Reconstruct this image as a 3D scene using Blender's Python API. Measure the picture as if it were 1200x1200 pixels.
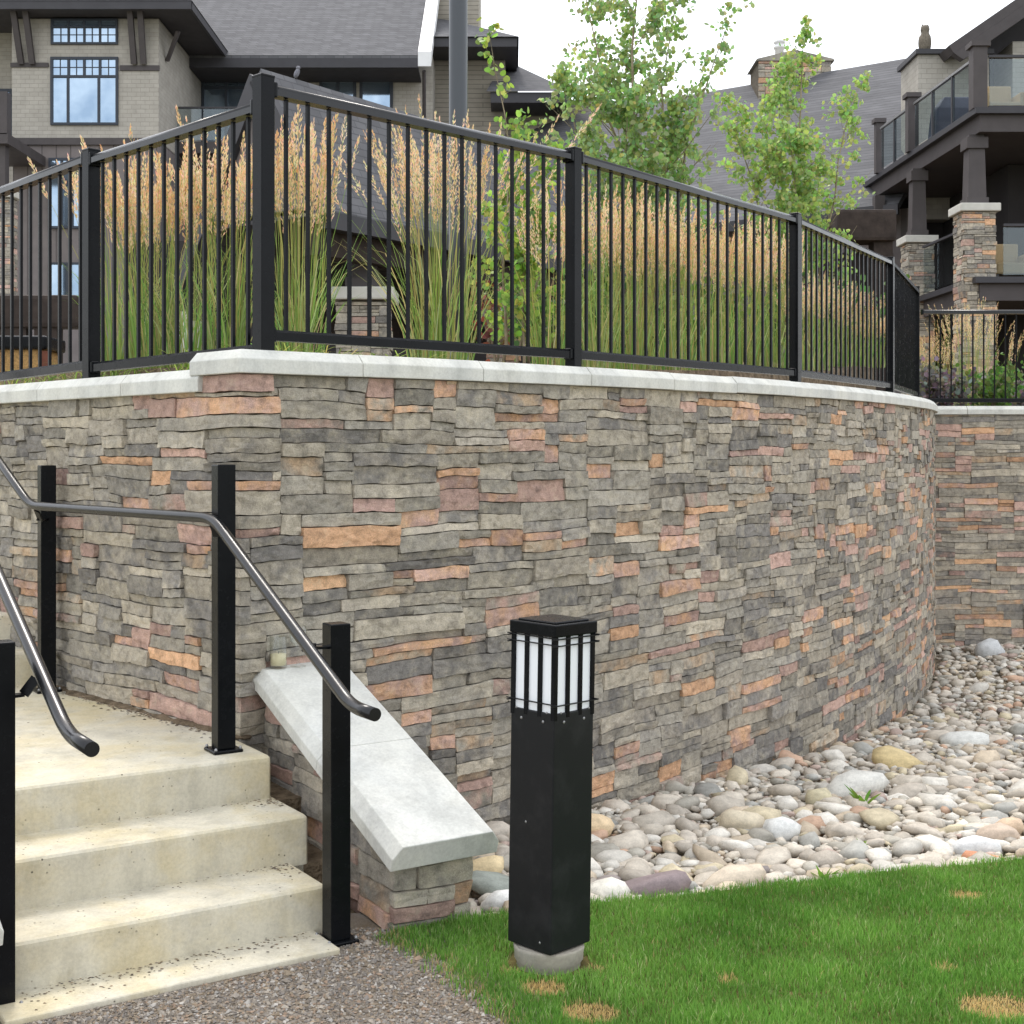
import bpy, bmesh, math, random
import numpy as np
from mathutils import Vector, Matrix, noise as mnoise

for o in list(bpy.data.objects):
    bpy.data.objects.remove(o)
SC = bpy.context.scene
COL = SC.collection
rnd = random.Random(7)
nrs = np.random.RandomState(11)

# ------------------------------------------------------------------ camera
HC, F, HZ = 1.57, 1600.0, 530.0          # eye height, focal length and horizon row in photo pixels
cam_d = bpy.data.cameras.new('camera')
cam_d.sensor_width = 36.0
cam_d.lens = 36.0 * F / 1200.0
cam_d.shift_y = -(600.0 - HZ) / 1200.0
cam_d.clip_start = 0.05
cam_d.clip_end = 3000
cam = bpy.data.objects.new('camera', cam_d)
COL.objects.link(cam)
cam.location = (0, 0, HC)
cam.rotation_euler = (math.radians(90), 0, 0)
SC.camera = cam

# ------------------------------------------------------------------ sky and sun
SUN_EL, SUN_AZ = math.radians(58), math.radians(-20)      # high, behind the wall and to the left
W = bpy.data.worlds.new('World')
SC.world = W
W.use_nodes = True
wn = W.node_tree.nodes
wl = W.node_tree.links
wn.clear()
w_out = wn.new('ShaderNodeOutputWorld')
w_add = wn.new('ShaderNodeAddShader')
w_b1 = wn.new('ShaderNodeBackground')
w_b2 = wn.new('ShaderNodeBackground')
w_sky = wn.new('ShaderNodeTexSky')
w_sky.sky_type = 'NISHITA'
w_sky.sun_disc = False
w_sky.sun_elevation = SUN_EL
w_sky.sun_rotation = SUN_AZ
w_sky.dust_density = 4.0
w_b1.inputs['Strength'].default_value = 0.05
w_b2.inputs['Color'].default_value = (0.97, 0.985, 1.0, 1)     # even white cloud cover
w_b2.inputs['Strength'].default_value = 0.90
wl.new(w_sky.outputs[0], w_b1.inputs['Color'])
wl.new(w_b1.outputs[0], w_add.inputs[0])
wl.new(w_b2.outputs[0], w_add.inputs[1])
wl.new(w_add.outputs[0], w_out.inputs['Surface'])

sun_d = bpy.data.lights.new('sun', 'SUN')
sun_d.energy = 1.1
sun_d.angle = math.radians(16)
sun_d.color = (1.0, 0.96, 0.90)
sun = bpy.data.objects.new('sun', sun_d)
COL.objects.link(sun)
sdir = Vector((math.sin(SUN_AZ) * math.cos(SUN_EL), math.cos(SUN_AZ) * math.cos(SUN_EL), math.sin(SUN_EL)))
sun.rotation_euler = sdir.to_track_quat('Z', 'Y').to_euler()
sun.location = sdir * 50
SC.view_settings.view_transform = 'Standard'
SC.view_settings.look = 'None'
SC.view_settings.exposure = 0.74
SC.view_settings.gamma = 1.0
SC.view_settings.use_curve_mapping = False


def at(u, v, Y):
    return Vector(((u - 600.0) / F * Y, Y, HC - (v - HZ) / F * Y))


def srgb(r, g, b):
    f = lambda c: (c / 255.0 / 12.92) if c / 255.0 <= 0.04045 else ((c / 255.0 + 0.055) / 1.055) ** 2.4
    return (f(r), f(g), f(b))


# ------------------------------------------------------------------ materials
class NB:
    def __init__(self, name):
        self.m = bpy.data.materials.new(name)
        self.m.use_nodes = True
        self.t = self.m.node_tree
        self.n = self.t.nodes
        self.l = self.t.links
        self.p = self.n['Principled BSDF']
        self.out = self.n['Material Output']

    def new(self, kind, **kw):
        x = self.n.new(kind)
        for k, v in kw.items():
            setattr(x, k, v)
        return x

    def link(self, a, b):
        self.l.new(a, b)

    def pos(self):
        if not hasattr(self, '_pos'):
            self._pos = self.new('ShaderNodeNewGeometry').outputs['Position']
        return self._pos

    def noise(self, scale, detail=4, rough=0.55, vec=None):
        x = self.new('ShaderNodeTexNoise')
        x.inputs['Scale'].default_value = scale
        x.inputs['Detail'].default_value = detail
        x.inputs['Roughness'].default_value = rough
        self.link(vec if vec is not None else self.pos(), x.inputs['Vector'])
        return x.outputs['Fac']

    def ramp(self, fac, stops):
        r = self.new('ShaderNodeValToRGB')
        e = r.color_ramp.elements
        while len(e) < len(stops):
            e.new(0.5)
        for i, (p, c) in enumerate(stops):
            e[i].position = p
            if not hasattr(c, '__len__'):
                c = (c, c, c)
            e[i].color = (c[0], c[1], c[2], 1)
        self.link(fac, r.inputs['Fac'])
        return r.outputs['Color']

    def mix(self, a, b, fac, mode='MIX'):
        x = self.new('ShaderNodeMix', data_type='RGBA', blend_type=mode)
        for sock, val in ((x.inputs['Factor'], fac), (x.inputs[6], a), (x.inputs[7], b)):
            if hasattr(val, 'is_linked') or hasattr(val, 'links'):
                self.link(val, sock)
            elif hasattr(val, '__len__'):
                sock.default_value = (val[0], val[1], val[2], 1)
            else:
                sock.default_value = val
        return x.outputs[2]

    def math(self, op, a, b=None):
        x = self.new('ShaderNodeMath', operation=op)
        for i, val in enumerate((a, b)):
            if val is None:
                continue
            if hasattr(val, 'links'):
                self.link(val, x.inputs[i])
            else:
                x.inputs[i].default_value = val
        return x.outputs[0]

    def attr(self, name):
        return self.new('ShaderNodeAttribute', attribute_name=name).outputs['Color']

    def vec(self, sx, sy, sz):
        x = self.new('ShaderNodeMapping')
        x.inputs['Scale'].default_value = (sx, sy, sz)
        self.link(self.pos(), x.inputs['Vector'])
        return x.outputs[0]

    def wallvec(self, k=1.0):
        s = self.new('ShaderNodeSeparateXYZ')
        self.link(self.pos(), s.inputs[0])
        c = self.new('ShaderNodeCombineXYZ')
        self.link(self.math('ADD', s.outputs[0], s.outputs[1]), c.inputs[0])
        self.link(self.math('MULTIPLY', s.outputs[2], k), c.inputs[1])
        return c.outputs[0]

    def base(self, c):
        if hasattr(c, 'links'):
            self.link(c, self.p.inputs['Base Color'])
        else:
            self.p.inputs['Base Color'].default_value = (c[0], c[1], c[2], 1)

    def rough(self, r):
        if hasattr(r, 'links'):
            self.link(r, self.p.inputs['Roughness'])
        else:
            self.p.inputs['Roughness'].default_value = r

    def spec(self, s):
        self.p.inputs['Specular IOR Level'].default_value = s

    def bump(self, h, strength=0.4, dist=0.01):
        b = self.new('ShaderNodeBump')
        b.inputs['Strength'].default_value = strength
        b.inputs['Distance'].default_value = dist
        self.link(h, b.inputs['Height'])
        self.link(b.outputs[0], self.p.inputs['Normal'])
        return b


def simple(name, c, rough=0.6, spec=0.4, vary=0.15, scale=3.0, bump=None, metallic=0.0):
    k = NB(name)
    n = k.noise(scale, 5)
    lo = tuple(x * (1 - vary) for x in c)
    hi = tuple(min(1, x * (1 + vary)) for x in c)
    k.base(k.ramp(n, [(0.3, lo), (0.7, hi)]))
    k.rough(rough)
    k.spec(spec)
    k.p.inputs['Metallic'].default_value = metallic
    if bump:
        k.bump(k.noise(bump[0], 4), bump[1], bump[2] if len(bump) > 2 else 0.01)
    return k.m


M = {}

# stacked ledge stone
k = NB('ledge_stone')
c1, c2 = k.attr('col'), k.attr('col2')
n_low = k.noise(7.0, 4, 0.6)
patch = k.ramp(n_low, [(0.40, 0.0), (0.62, 1.0)])
cc = k.mix(c1, c2, patch)
n_mid = k.noise(22.0, 5, 0.65)
cc = k.mix(cc, k.ramp(n_mid, [(0.25, 0.50), (0.46, 0.96), (0.55, 1.05), (0.78, 1.30)]), 1.0, 'MULTIPLY')
n_fine = k.noise(210.0, 4, 0.8)
cc = k.mix(cc, k.ramp(n_fine, [(0.30, 0.58), (0.62, 1.14)]), 0.85, 'MULTIPLY')
cc = k.mix(cc, srgb(186, 176, 152), k.math('MULTIPLY', k.ramp(k.noise(11.0, 7, 0.75), [(0.54, 0.0), (0.70, 1.0)]), 0.5))
cc = k.mix(cc, srgb(72, 72, 72), k.math('MULTIPLY', k.ramp(k.noise(9.0, 6, 0.7), [(0.52, 0.0), (0.70, 1.0)]), 0.42))
k.base(cc)
k.rough(0.88)
k.spec(0.25)
lay = k.noise(1.0, 4, 0.6, k.vec(12, 12, 60))
rg = k.new('ShaderNodeTexNoise', noise_type='RIDGED_MULTIFRACTAL')
rg.inputs['Scale'].default_value = 9.0
rg.inputs['Detail'].default_value = 6
k.link(k.pos(), rg.inputs['Vector'])
hh = k.math('ADD', k.math('MULTIPLY', k.noise(45.0, 7, 0.75), 1.0), k.math('MULTIPLY', lay, 0.4))
hh = k.math('ADD', hh, k.math('MULTIPLY', rg.outputs['Fac'], 0.22))
k.bump(hh, 0.7, 0.014)
M['ledge'] = k.m

M['mortar'] = simple('mortar', srgb(104, 97, 86), 0.95, 0.1, 0.3, 12, (60, 0.5))


def concrete(name, light, dark, warm, pores=True, scale=1.6):
    k = NB(name)
    n = k.noise(scale, 6, 0.6)
    c = k.ramp(n, [(0.30, dark), (0.50, light), (0.72, warm)])
    streak = k.noise(1.0, 5, 0.6, k.vec(9, 9, 1.3))
    c = k.mix(c, k.ramp(streak, [(0.32, 0.78), (0.60, 1.05)]), 0.7, 'MULTIPLY')
    c = k.mix(c, warm, k.math('MULTIPLY', k.ramp(k.noise(3.2, 7, 0.7), [(0.46, 0.0), (0.64, 1.0)]), 0.55))
    c = k.mix(c, k.ramp(k.noise(5.5, 7, 0.75), [(0.34, 0.74), (0.50, 1.0)]), 0.65, 'MULTIPLY')
    c = k.mix(c, k.ramp(k.noise(90, 4, 0.7), [(0.3, 0.86), (0.6, 1.05)]), 0.8, 'MULTIPLY')
    if pores:
        v = k.new('ShaderNodeTexVoronoi')
        v.inputs['Scale'].default_value = 34
        k.link(k.pos(), v.inputs['Vector'])
        dots = k.ramp(v.outputs['Distance'], [(0.09, 1.0), (0.14, 0.0)])
        gate = k.ramp(k.noise(14, 3), [(0.50, 0.0), (0.60, 0.9)])
        c = k.mix(c, (0.10, 0.09, 0.07), k.math('MULTIPLY', dots, gate))
    k.base(c)
    k.rough(0.85)
    k.spec(0.25)
    k.bump(k.noise(70, 5, 0.7), 0.28, 0.006)
    return k.m


M['concrete'] = concrete('cream_concrete', srgb(206, 200, 182), srgb(192, 186, 169), srgb(198, 185, 150))
M['cap'] = concrete('grey_cap_concrete', srgb(209, 209, 203), srgb(192, 193, 188), srgb(211, 210, 201), pores=False)
M['oldconc'] = concrete('weathered_concrete', srgb(150, 146, 136), srgb(110, 106, 98), srgb(168, 160, 146))

k = NB('black_painted_steel')
k.base(k.ramp(k.noise(6, 4), [(0.3, (0.0042, 0.0048, 0.0060)), (0.7, (0.0065, 0.0072, 0.0088))]))
k.rough(k.ramp(k.noise(30, 4), [(0.3, 0.20), (0.7, 0.30)]))
k.spec(0.13)
M['black'] = k.m
k = NB('black_rail_steel')
k.base((0.0065, 0.0070, 0.0085))
k.rough(k.ramp(k.noise(30, 4), [(0.3, 0.20), (0.7, 0.28)]))
k.spec(0.42)
M['rail'] = k.m
k = NB('dusty_black_steel')
c = k.mix((0.0105, 0.0112, 0.0125), (0.035, 0.035, 0.037), k.ramp(k.noise(7, 6, 0.7), [(0.5, 0.0), (0.8, 0.6)]))
sc_ = k.noise(1, 4, 0.6, k.vec(60, 60, 5))
c = k.mix(c, (0.10, 0.10, 0.10), k.ramp(sc_, [(0.70, 0.0), (0.82, 0.5)]))
k.base(c)
k.rough(0.42)
k.spec(0.2)
M['black_dusty'] = k.m
k = NB('blue_grey_pole_steel')
k.base((0.035, 0.042, 0.052))
k.rough(0.3)
k.spec(0.6)
M['pole'] = k.m
M['zinc'] = simple('zinc_bolt', srgb(150, 150, 150), 0.45, 0.5, 0.1, 5, None, 0.7)
k = NB('opal_diffuser')
k.base((0.84, 0.87, 0.90))
k.rough(0.35)
k.p.inputs['Subsurface Weight'].default_value = 0.0
M['opal'] = k.m

k = NB('river_stone')
c = k.attr('col')
c = k.mix(c, k.ramp(k.noise(26, 6, 0.7), [(0.25, 0.72), (0.5, 1.0), (0.75, 1.22)]), 0.85, 'MULTIPLY')
c = k.mix(c, k.ramp(k.noise(150, 3, 0.7), [(0.3, 0.85), (0.6, 1.06)]), 0.8, 'MULTIPLY')
vein = k.noise(1, 3, 0.5, k.vec(14, 20, 60))
c = k.mix(c, k.ramp(vein, [(0.3, 0.80), (0.6, 1.06)]), 0.6, 'MULTIPLY')
k.base(c)
k.rough(0.72)
k.spec(0.3)
k.bump(k.noise(60, 5, 0.65), 0.3, 0.006)
M['river'] = k.m

k = NB('grass_blade')
c = k.attr('col')
k.base(c)
k.rough(0.55)
k.spec(0.25)
tr = k.new('ShaderNodeBsdfTranslucent')
k.link(c, tr.inputs['Color'])
mx = k.new('ShaderNodeMixShader')
mx.inputs[0].default_value = 0.4
k.link(k.p.outputs[0], mx.inputs[1])
k.link(tr.outputs[0], mx.inputs[2])
k.link(mx.outputs[0], k.out.inputs['Surface'])
M['blade'] = k.m

k = NB('aspen_leaf')
c = k.attr('col')
k.base(c)
k.rough(0.45)
k.spec(0.35)
tr = k.new('ShaderNodeBsdfTranslucent')
k.link(c, tr.inputs['Color'])
mx = k.new('ShaderNodeMixShader')
mx.inputs[0].default_value = 0.5
k.link(k.p.outputs[0], mx.inputs[1])
k.link(tr.outputs[0], mx.inputs[2])
k.link(mx.outputs[0], k.out.inputs['Surface'])
M['leaf'] = k.m

M['bark'] = simple('aspen_bark', srgb(140, 128, 108), 0.85, 0.2, 0.35, 9, (40, 0.4))
M['soil'] = simple('lawn_soil', srgb(92, 84, 52), 0.95, 0.1, 0.4, 18, (90, 0.6))
M['mulch'] = simple('mulch', srgb(116, 102, 84), 0.95, 0.1, 0.5, 22, (60, 0.9, 0.03))
M['ground'] = simple('ground', srgb(110, 112, 90), 0.95, 0.1, 0.3, 0.4)
k = NB('path_gravel_base')
c = k.ramp(k.noise(120, 4, 0.8), [(0.25, srgb(98, 92, 86)), (0.5, srgb(138, 130, 121)), (0.75, srgb(166, 158, 149))])
c = k.mix(c, srgb(118, 104, 84), k.ramp(k.noise(5.5, 6, .7), [(0.42, 0.0), (0.62, 0.8)]))
k.base(c)
k.rough(0.95)
k.spec(0.1)
k.bump(k.noise(130, 4, 0.7), 0.8, 0.01)
M['path'] = k.m
k = NB('gravel_chip')
k.base(k.attr('col'))
k.rough(0.85)
k.spec(0.25)
M['chip'] = k.m
M['rockbase'] = simple('rock_bed_soil', srgb(150, 138, 120), 0.95, 0.1, 0.4, 25, (80, 0.8, 0.02))


def bricks(name, c1, c2, mortar, bw, bh, msize, k_z=1.0, bumpv=0.5, rough=0.85):
    k = NB(name)
    b = k.new('ShaderNodeTexBrick')
    b.inputs['Scale'].default_value = 1.0
    b.inputs['Brick Width'].default_value = bw
    b.inputs['Row Height'].default_value = bh
    b.inputs['Mortar Size'].default_value = msize
    b.inputs['Color1'].default_value = (*c1, 1)
    b.inputs['Color2'].default_value = (*c2, 1)
    b.inputs['Mortar'].default_value = (*mortar, 1)
    k.link(k.wallvec(k_z), b.inputs['Vector'])
    c = k.mix(b.outputs['Color'], k.ramp(k.noise(2.5, 5), [(0.3, 0.86), (0.7, 1.1)]), 0.8, 'MULTIPLY')
    k.base(c)
    k.rough(rough)
    k.spec(0.2)
    h = k.math('SUBTRACT', 1.0, b.outputs['Fac'])
    k.bump(h, bumpv, 0.02)
    return k.m


M['shingle'] = bricks('taupe_shingle_siding', srgb(174, 169, 160), srgb(167, 162, 153), srgb(149, 144, 136), 0.26, 0.125, 0.005)
M['lap'] = bricks('taupe_lap_siding', srgb(158, 151, 140), srgb(152, 146, 134), srgb(112, 107, 99), 4.0, 0.16, 0.010)
M['batten'] = bricks('brown_board_and_batten', srgb(122, 115, 114), srgb(118, 111, 109), srgb(92, 87, 86), 0.42, 30.0, 0.02)
M['roof'] = bricks('charcoal_roof_shingles', srgb(103, 103, 106), srgb(90, 90, 93), srgb(76, 76, 79), 0.30, 0.11, 0.008, 1.0, 0.35)
M['darktrim'] = simple('dark_brown_trim', srgb(76, 71, 71), 0.6, 0.3, 0.12, 3)
M['fascia'] = simple('charcoal_fascia', srgb(60, 59, 63), 0.5, 0.35, 0.1, 3)
M['soffit'] = simple('dark_soffit', srgb(72, 70, 72), 0.8, 0.2, 0.1, 3)
M['shadewall'] = simple('shaded_brown_wall', srgb(54, 51, 51), 0.85, 0.2, 0.15, 1)  # brown darkened so the colour itself holds the shade of porches and decks
M['whitetrim'] = simple('white_metal_trim', srgb(226, 226, 226), 0.5, 0.4, 0.05, 3)
M['winframe'] = simple('slate_window_frame', srgb(50, 56, 66), 0.5, 0.4, 0.08, 4)
M['timber'] = simple('dark_stained_timber', srgb(58, 50, 46), 0.8, 0.2, 0.3, 8, (30, 0.4))
M['piercap'] = simple('pier_cap_concrete', srgb(196, 194, 186), 0.85, 0.2, 0.08, 6, (60, 0.2))
k = NB('window_glass')
k.base(k.ramp(k.noise(0.9, 3), [(0.35, (0.24, 0.33, 0.44)), (0.65, (0.42, 0.52, 0.62))]))
k.p.inputs['Metallic'].default_value = 0.85
k.rough(k.ramp(k.noise(0.6, 3), [(0.3, 0.03), (0.7, 0.12)]))
M['glass'] = k.m
k = NB('railing_glass')
k.n.remove(k.p)
tb = k.new('ShaderNodeBsdfTransparent')
tb.inputs['Color'].default_value = (0.78, 0.83, 0.84, 1)
gb = k.new('ShaderNodeBsdfGlossy')
gb.inputs['Roughness'].default_value = 0.03
gb.inputs['Color'].default_value = (0.85, 0.9, 0.92, 1)
ms = k.new('ShaderNodeMixShader')
ms.inputs[0].default_value = 0.06
k.link(tb.outputs[0], ms.inputs[1])
k.link(gb.outputs[0], ms.inputs[2])
k.link(ms.outputs[0], k.out.inputs['Surface'])
M['railglass'] = k.m
k = NB('clear_glass')
k.n.remove(k.p)
tb = k.new('ShaderNodeBsdfTransparent')
tb.inputs['Color'].default_value = (0.965, 0.975, 0.965, 1)
gb = k.new('ShaderNodeBsdfGlossy')
gb.inputs['Roughness'].default_value = 0.04
fr = k.new('ShaderNodeLayerWeight')
fr.inputs['Blend'].default_value = 0.25
ms = k.new('ShaderNodeMixShader')
k.link(k.math('MULTIPLY', fr.outputs['Facing'], 0.45), ms.inputs[0])
k.link(tb.outputs[0], ms.inputs[1])
k.link(gb.outputs[0], ms.inputs[2])
k.link(ms.outputs[0], k.out.inputs['Surface'])
M['clear'] = k.m
M['wax'] = simple('cream_wax', srgb(226, 214, 178), 0.55, 0.3, 0.05, 30)
M['aggregate'] = simple('tan_exposed_aggregate', srgb(176, 140, 92), 0.9, 0.2, 0.45, 60, (120, 0.7))
M['redwood'] = simple('reddish_wood', srgb(112, 66, 50), 0.7, 0.3, 0.25, 14)
M['bird'] = simple('grey_feather', srgb(120, 120, 128), 0.8, 0.2, 0.3, 60)
M['owl'] = simple('brown_owl_plastic', srgb(112, 104, 92), 0.7, 0.3, 0.35, 30)
M['wicker'] = simple('tan_wicker', srgb(168, 146, 112), 0.8, 0.2, 0.2, 60, (80, 0.5))
M['grillcover'] = simple('grey_grill_cover', srgb(84, 84, 96), 0.6, 0.3, 0.15, 4)
k = NB('bark_chip')
k.base(k.attr('col'))
k.rough(0.9)
M['barkchip'] = k.m


# ------------------------------------------------------------------ object helpers
def tag(o, label=None, cat=None, group=None, kind=None):
    if label:
        o['label'] = label
    if cat:
        o['category'] = cat
    if group:
        o['group'] = group
    if kind:
        o['kind'] = kind
    return o


def thing(name, loc, label, cat, group=None):
    e = bpy.data.objects.new(name, None)
    e.empty_display_size = 0.1
    COL.objects.link(e)
    e.location = loc
    tag(e, label, cat, group)
    return e


def link(name, me, mat, parent=None):
    o = bpy.data.objects.new(name, me)
    COL.objects.link(o)
    if mat is not None:
        me.materials.append(mat)
    if parent is not None:
        o.parent = parent
        if parent.parent is None:
            o.matrix_parent_inverse = Matrix.Translation(-Vector(parent.location))
    return o


class MB:
    """collects shapes in world space, then links them as ONE mesh object"""

    def __init__(self):
        self.v, self.f, self.sm = [], [], []
        self.c = {}

    def add(self, verts, faces, smooth=False):
        b = len(self.v)
        self.v += [tuple(p) for p in verts]
        self.f += [tuple(i + b for i in q) for q in faces]
        self.sm += [smooth] * len(faces) if not hasattr(smooth, '__len__') else list(smooth)
        return self

    def box(self, x0, x1, y0, y1, z0, z1):
        v = [(x, y, z) for z in (z0, z1) for y in (y0, y1) for x in (x0, x1)]
        f = [(0, 2, 3, 1), (4, 5, 7, 6), (0, 1, 5, 4), (2, 6, 7, 3), (0, 4, 6, 2), (1, 3, 7, 5)]
        return self.add(v, f)

    def obox(self, c, ax, ay, hx, hy, z0, z1):
        """box with horizontal axes ax, ay (2-vectors) about centre c"""
        v = []
        for z in (z0, z1):
            for sy in (-1, 1):
                for sx in (-1, 1):
                    v.append((c[0] + ax[0] * hx * sx + ay[0] * hy * sy, c[1] + ax[1] * hx * sx + ay[1] * hy * sy, z))
        f = [(0, 2, 3, 1), (4, 5, 7, 6), (0, 1, 5, 4), (2, 6, 7, 3), (0, 4, 6, 2), (1, 3, 7, 5)]
        return self.add(v, f)

    def beam(self, a, b, w, h, up=(0, 0, 1)):
        """straight bar from a to b; w across, h along up"""
        a, b = Vector(a), Vector(b)
        d = (b - a).normalized()
        side = d.cross(Vector(up)).normalized()
        u = side.cross(d).normalized()
        v = []
        for p in (a, b):
            for su, ss in ((-1, -1), (-1, 1), (1, 1), (1, -1)):
                v.append(p + side * ss * w / 2 + u * su * h / 2)
        return self.add(v, [(0, 1, 2, 3), (7, 6, 5, 4), (0, 4, 5, 1), (1, 5, 6, 2), (2, 6, 7, 3), (3, 7, 4, 0)])

    def prism(self, poly, vec):
        """extrude a planar polygon (list of 3-vectors) by vec"""
        n = len(poly)
        vec = Vector(vec)
        v = [Vector(p) for p in poly] + [Vector(p) + vec for p in poly]
        f = [tuple(range(n))[::-1], tuple(range(n, 2 * n))]
        f += [(i, (i + 1) % n, (i + 1) % n + n, i + n) for i in range(n)]
        return self.add(v, f)

    def tube(self, pts, r, sides=14, cap=True):
        pts = [Vector(p) for p in pts]
        rr = r if hasattr(r, '__len__') else [r] * len(pts)
        t0 = (pts[1] - pts[0]).normalized()
        up = Vector((0, 0, 1)) if abs(t0.z) < 0.9 else Vector((1, 0, 0))
        n = t0.cross(up).normalized()
        vs, fs, sm = [], [], []
        for i, p in enumerate(pts):
            t = (pts[min(i + 1, len(pts) - 1)] - pts[max(i - 1, 0)]).normalized()
            n = (n - t * n.dot(t)).normalized()
            b = t.cross(n)
            for k_ in range(sides):
                a = 2 * math.pi * k_ / sides
                vs.append(p + (n * math.cos(a) + b * math.sin(a)) * rr[i])
        for i in range(len(pts) - 1):
            for k_ in range(sides):
                a, b_ = i * sides + k_, i * sides + (k_ + 1) % sides
                fs.append((a, b_, b_ + sides, a + sides))
                sm.append(True)
        if cap:
            fs.append(tuple(range(sides))[::-1])
            fs.append(tuple(range((len(pts) - 1) * sides, len(pts) * sides)))
            sm += [False, False]
        return self.add(vs, fs, sm)

    def lathe(self, c, prof, sides=24):
        """prof: (radius, z) from bottom to top about vertical axis at c"""
        vs, fs = [], []
        for r, z in prof:
            for k_ in range(sides):
                a = 2 * math.pi * k_ / sides
                vs.append((c[0] + r * math.cos(a), c[1] + r * math.sin(a), c[2] + z))
        for i in range(len(prof) - 1):
            for k_ in range(sides):
                a, b_ = i * sides + k_, i * sides + (k_ + 1) % sides
                fs.append((a, b_, b_ + sides, a + sides))
        sm = [True] * len(fs)
        fs.append(tuple(range(sides))[::-1])
        fs.append(tuple(range((len(prof) - 1) * sides, len(prof) * sides)))
        sm += [False, False]
        return self.add(vs, fs, sm)

    def ellipsoid(self, c, r, seg=12, rings=8, rot=None):
        vs, fs = [], []
        for i in range(rings + 1):
            th = math.pi * i / rings
            for j in range(seg):
                ph = 2 * math.pi * j / seg
                p = Vector((math.sin(th) * math.cos(ph) * r[0], math.sin(th) * math.sin(ph) * r[1], math.cos(th) * r[2]))
                if rot is not None:
                    p = rot @ p
                vs.append(Vector(c) + p)
        for i in range(rings):
            for j in range(seg):
                a, b_ = i * seg + j, i * seg + (j + 1) % seg
                fs.append((a, a + seg, b_ + seg, b_))
        return self.add(vs, fs, True)

    def xform(self, m):
        self.v = [tuple(m @ Vector(p)) for p in self.v]
        return self

    def build(self, name, mat, parent=None, bevel=0.0, segs=2):
        me = bpy.data.meshes.new(name)
        me.from_pydata(self.v, [], self.f)
        me.polygons.foreach_set('use_smooth', self.sm)
        if bevel > 0:
            bm = bmesh.new()
            bm.from_mesh(me)
            bmesh.ops.recalc_face_normals(bm, faces=bm.faces)
            es = [e for e in bm.edges if len(e.link_faces) == 2 and e.calc_face_angle() > 0.5]
            bmesh.ops.bevel(bm, geom=es, offset=bevel, segments=segs, profile=0.6, affect='EDGES', clamp_overlap=True)
            bm.to_mesh(me)
            bm.free()
        me.update()
        return link(name, me, mat, parent)


def set_col(me, name, arr):
    a = me.attributes.new(name, 'FLOAT_COLOR', 'POINT')
    n = len(me.vertices)
    buf = np.ones((n, 4), np.float32)
    buf[:, :3] = np.asarray(arr, np.float32)
    a.data.foreach_set('color', buf.ravel())


def np_mesh(name, verts, faces, mat, parent=None, smooth=True, cols=None):
    """big uniform mesh from numpy arrays; faces (M,k)"""
    verts = np.ascontiguousarray(verts, np.float32)
    faces = np.ascontiguousarray(faces, np.int32)
    me = bpy.data.meshes.new(name)
    me.vertices.add(len(verts))
    me.vertices.foreach_set('co', verts.ravel())
    kf = faces.shape[1]
    me.loops.add(faces.size)
    me.loops.foreach_set('vertex_index', faces.ravel())
    me.polygons.add(len(faces))
    me.polygons.foreach_set('loop_start', np.arange(0, faces.size, kf, dtype=np.int32))
    me.polygons.foreach_set('loop_total', np.full(len(faces), kf, np.int32))
    me.polygons.foreach_set('use_smooth', np.full(len(faces), smooth, bool))
    me.update(calc_edges=True)
    if cols is not None:
        set_col(me, 'col', cols)
    return link(name, me, mat, parent)


def project(p):
    return (600 + p[0] / p[1] * F, HZ - (p[2] - HC) / p[1] * F)


# ------------------------------------------------------------------ wall path: t<0 along the stair side, t>0 along the curve
CX, CY = -1.05, 5.32
LD = Vector((-0.70, 0.714)).normalized()
NL = Vector((-LD.y, LD.x))                       # outward normal of the stair side
if NL.y > 0:
    NL = -NL
ctrl = [(-2.35, 4.02), (-1.05, 5.32), (0.34, 6.725), (1.853, 8.71), (3.06, 10.84), (3.96, 12.95), (4.62, 15.2), (4.95, 17.6), (5.0, 20.0)]


def catmull(p0, p1, p2, p3, t):
    return 0.5 * ((2 * p1) + (p2 - p0) * t + (2 * p0 - 5 * p1 + 4 * p2 - p3) * t * t + (3 * p1 - p0 - 3 * p2 + p3) * t ** 3)


_pp = [Vector(c) for c in ctrl]
_dense = []
for i in range(1, len(_pp) - 2):
    for j in range(40):
        _dense.append(catmull(_pp[i - 1], _pp[i], _pp[i + 1], _pp[i + 2], j / 40))
_cum = [0.0]
for a, b in zip(_dense, _dense[1:]):
    _cum.append(_cum[-1] + (b - a).length)
S_END = _cum[-1]
_dx = np.array([p.x for p in _dense])
_dy = np.array([p.y for p in _dense])
_cs = np.array(_cum)


def P(t):
    if t < 0:
        return Vector((CX, CY)) + LD * (-t)
    t = min(t, S_END)
    return Vector((float(np.interp(t, _cs, _dx)), float(np.interp(t, _cs, _dy))))


def TN(t):
    """outward normal (unit, or mitred at the corner)"""
    if t < -1e-4:
        return NL
    e = 0.05
    d = (P(max(t, 0) + e) - P(max(t - e, 0))).normalized()
    n = Vector((d.y, -d.x))
    if abs(t) <= 1e-4:
        return n + NL
    return n


def ztop(t):
    if t > -0.27:
        return 1.877 + 0.0095 * max(t, 0)
    return 1.815


def bed_z(x, y):
    return -0.03 - 0.085 * min(max(y - 4.85, 0), 6.2)


# ------------------------------------------------------------------ ledge stones
PAL = [
    (0.33, (149, 143, 132)), (0.09, (125, 121, 116)), (0.16, (171, 162, 146)), (0.13, (158, 150, 137)),
    (0.06, (136, 131, 121)), (0.09, (182, 152, 139)), (0.045, (164, 137, 127)), (0.085, (197, 157, 124)),
]
GREYS = [PAL[0], PAL[1], PAL[2], PAL[3], PAL[4]]


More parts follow.
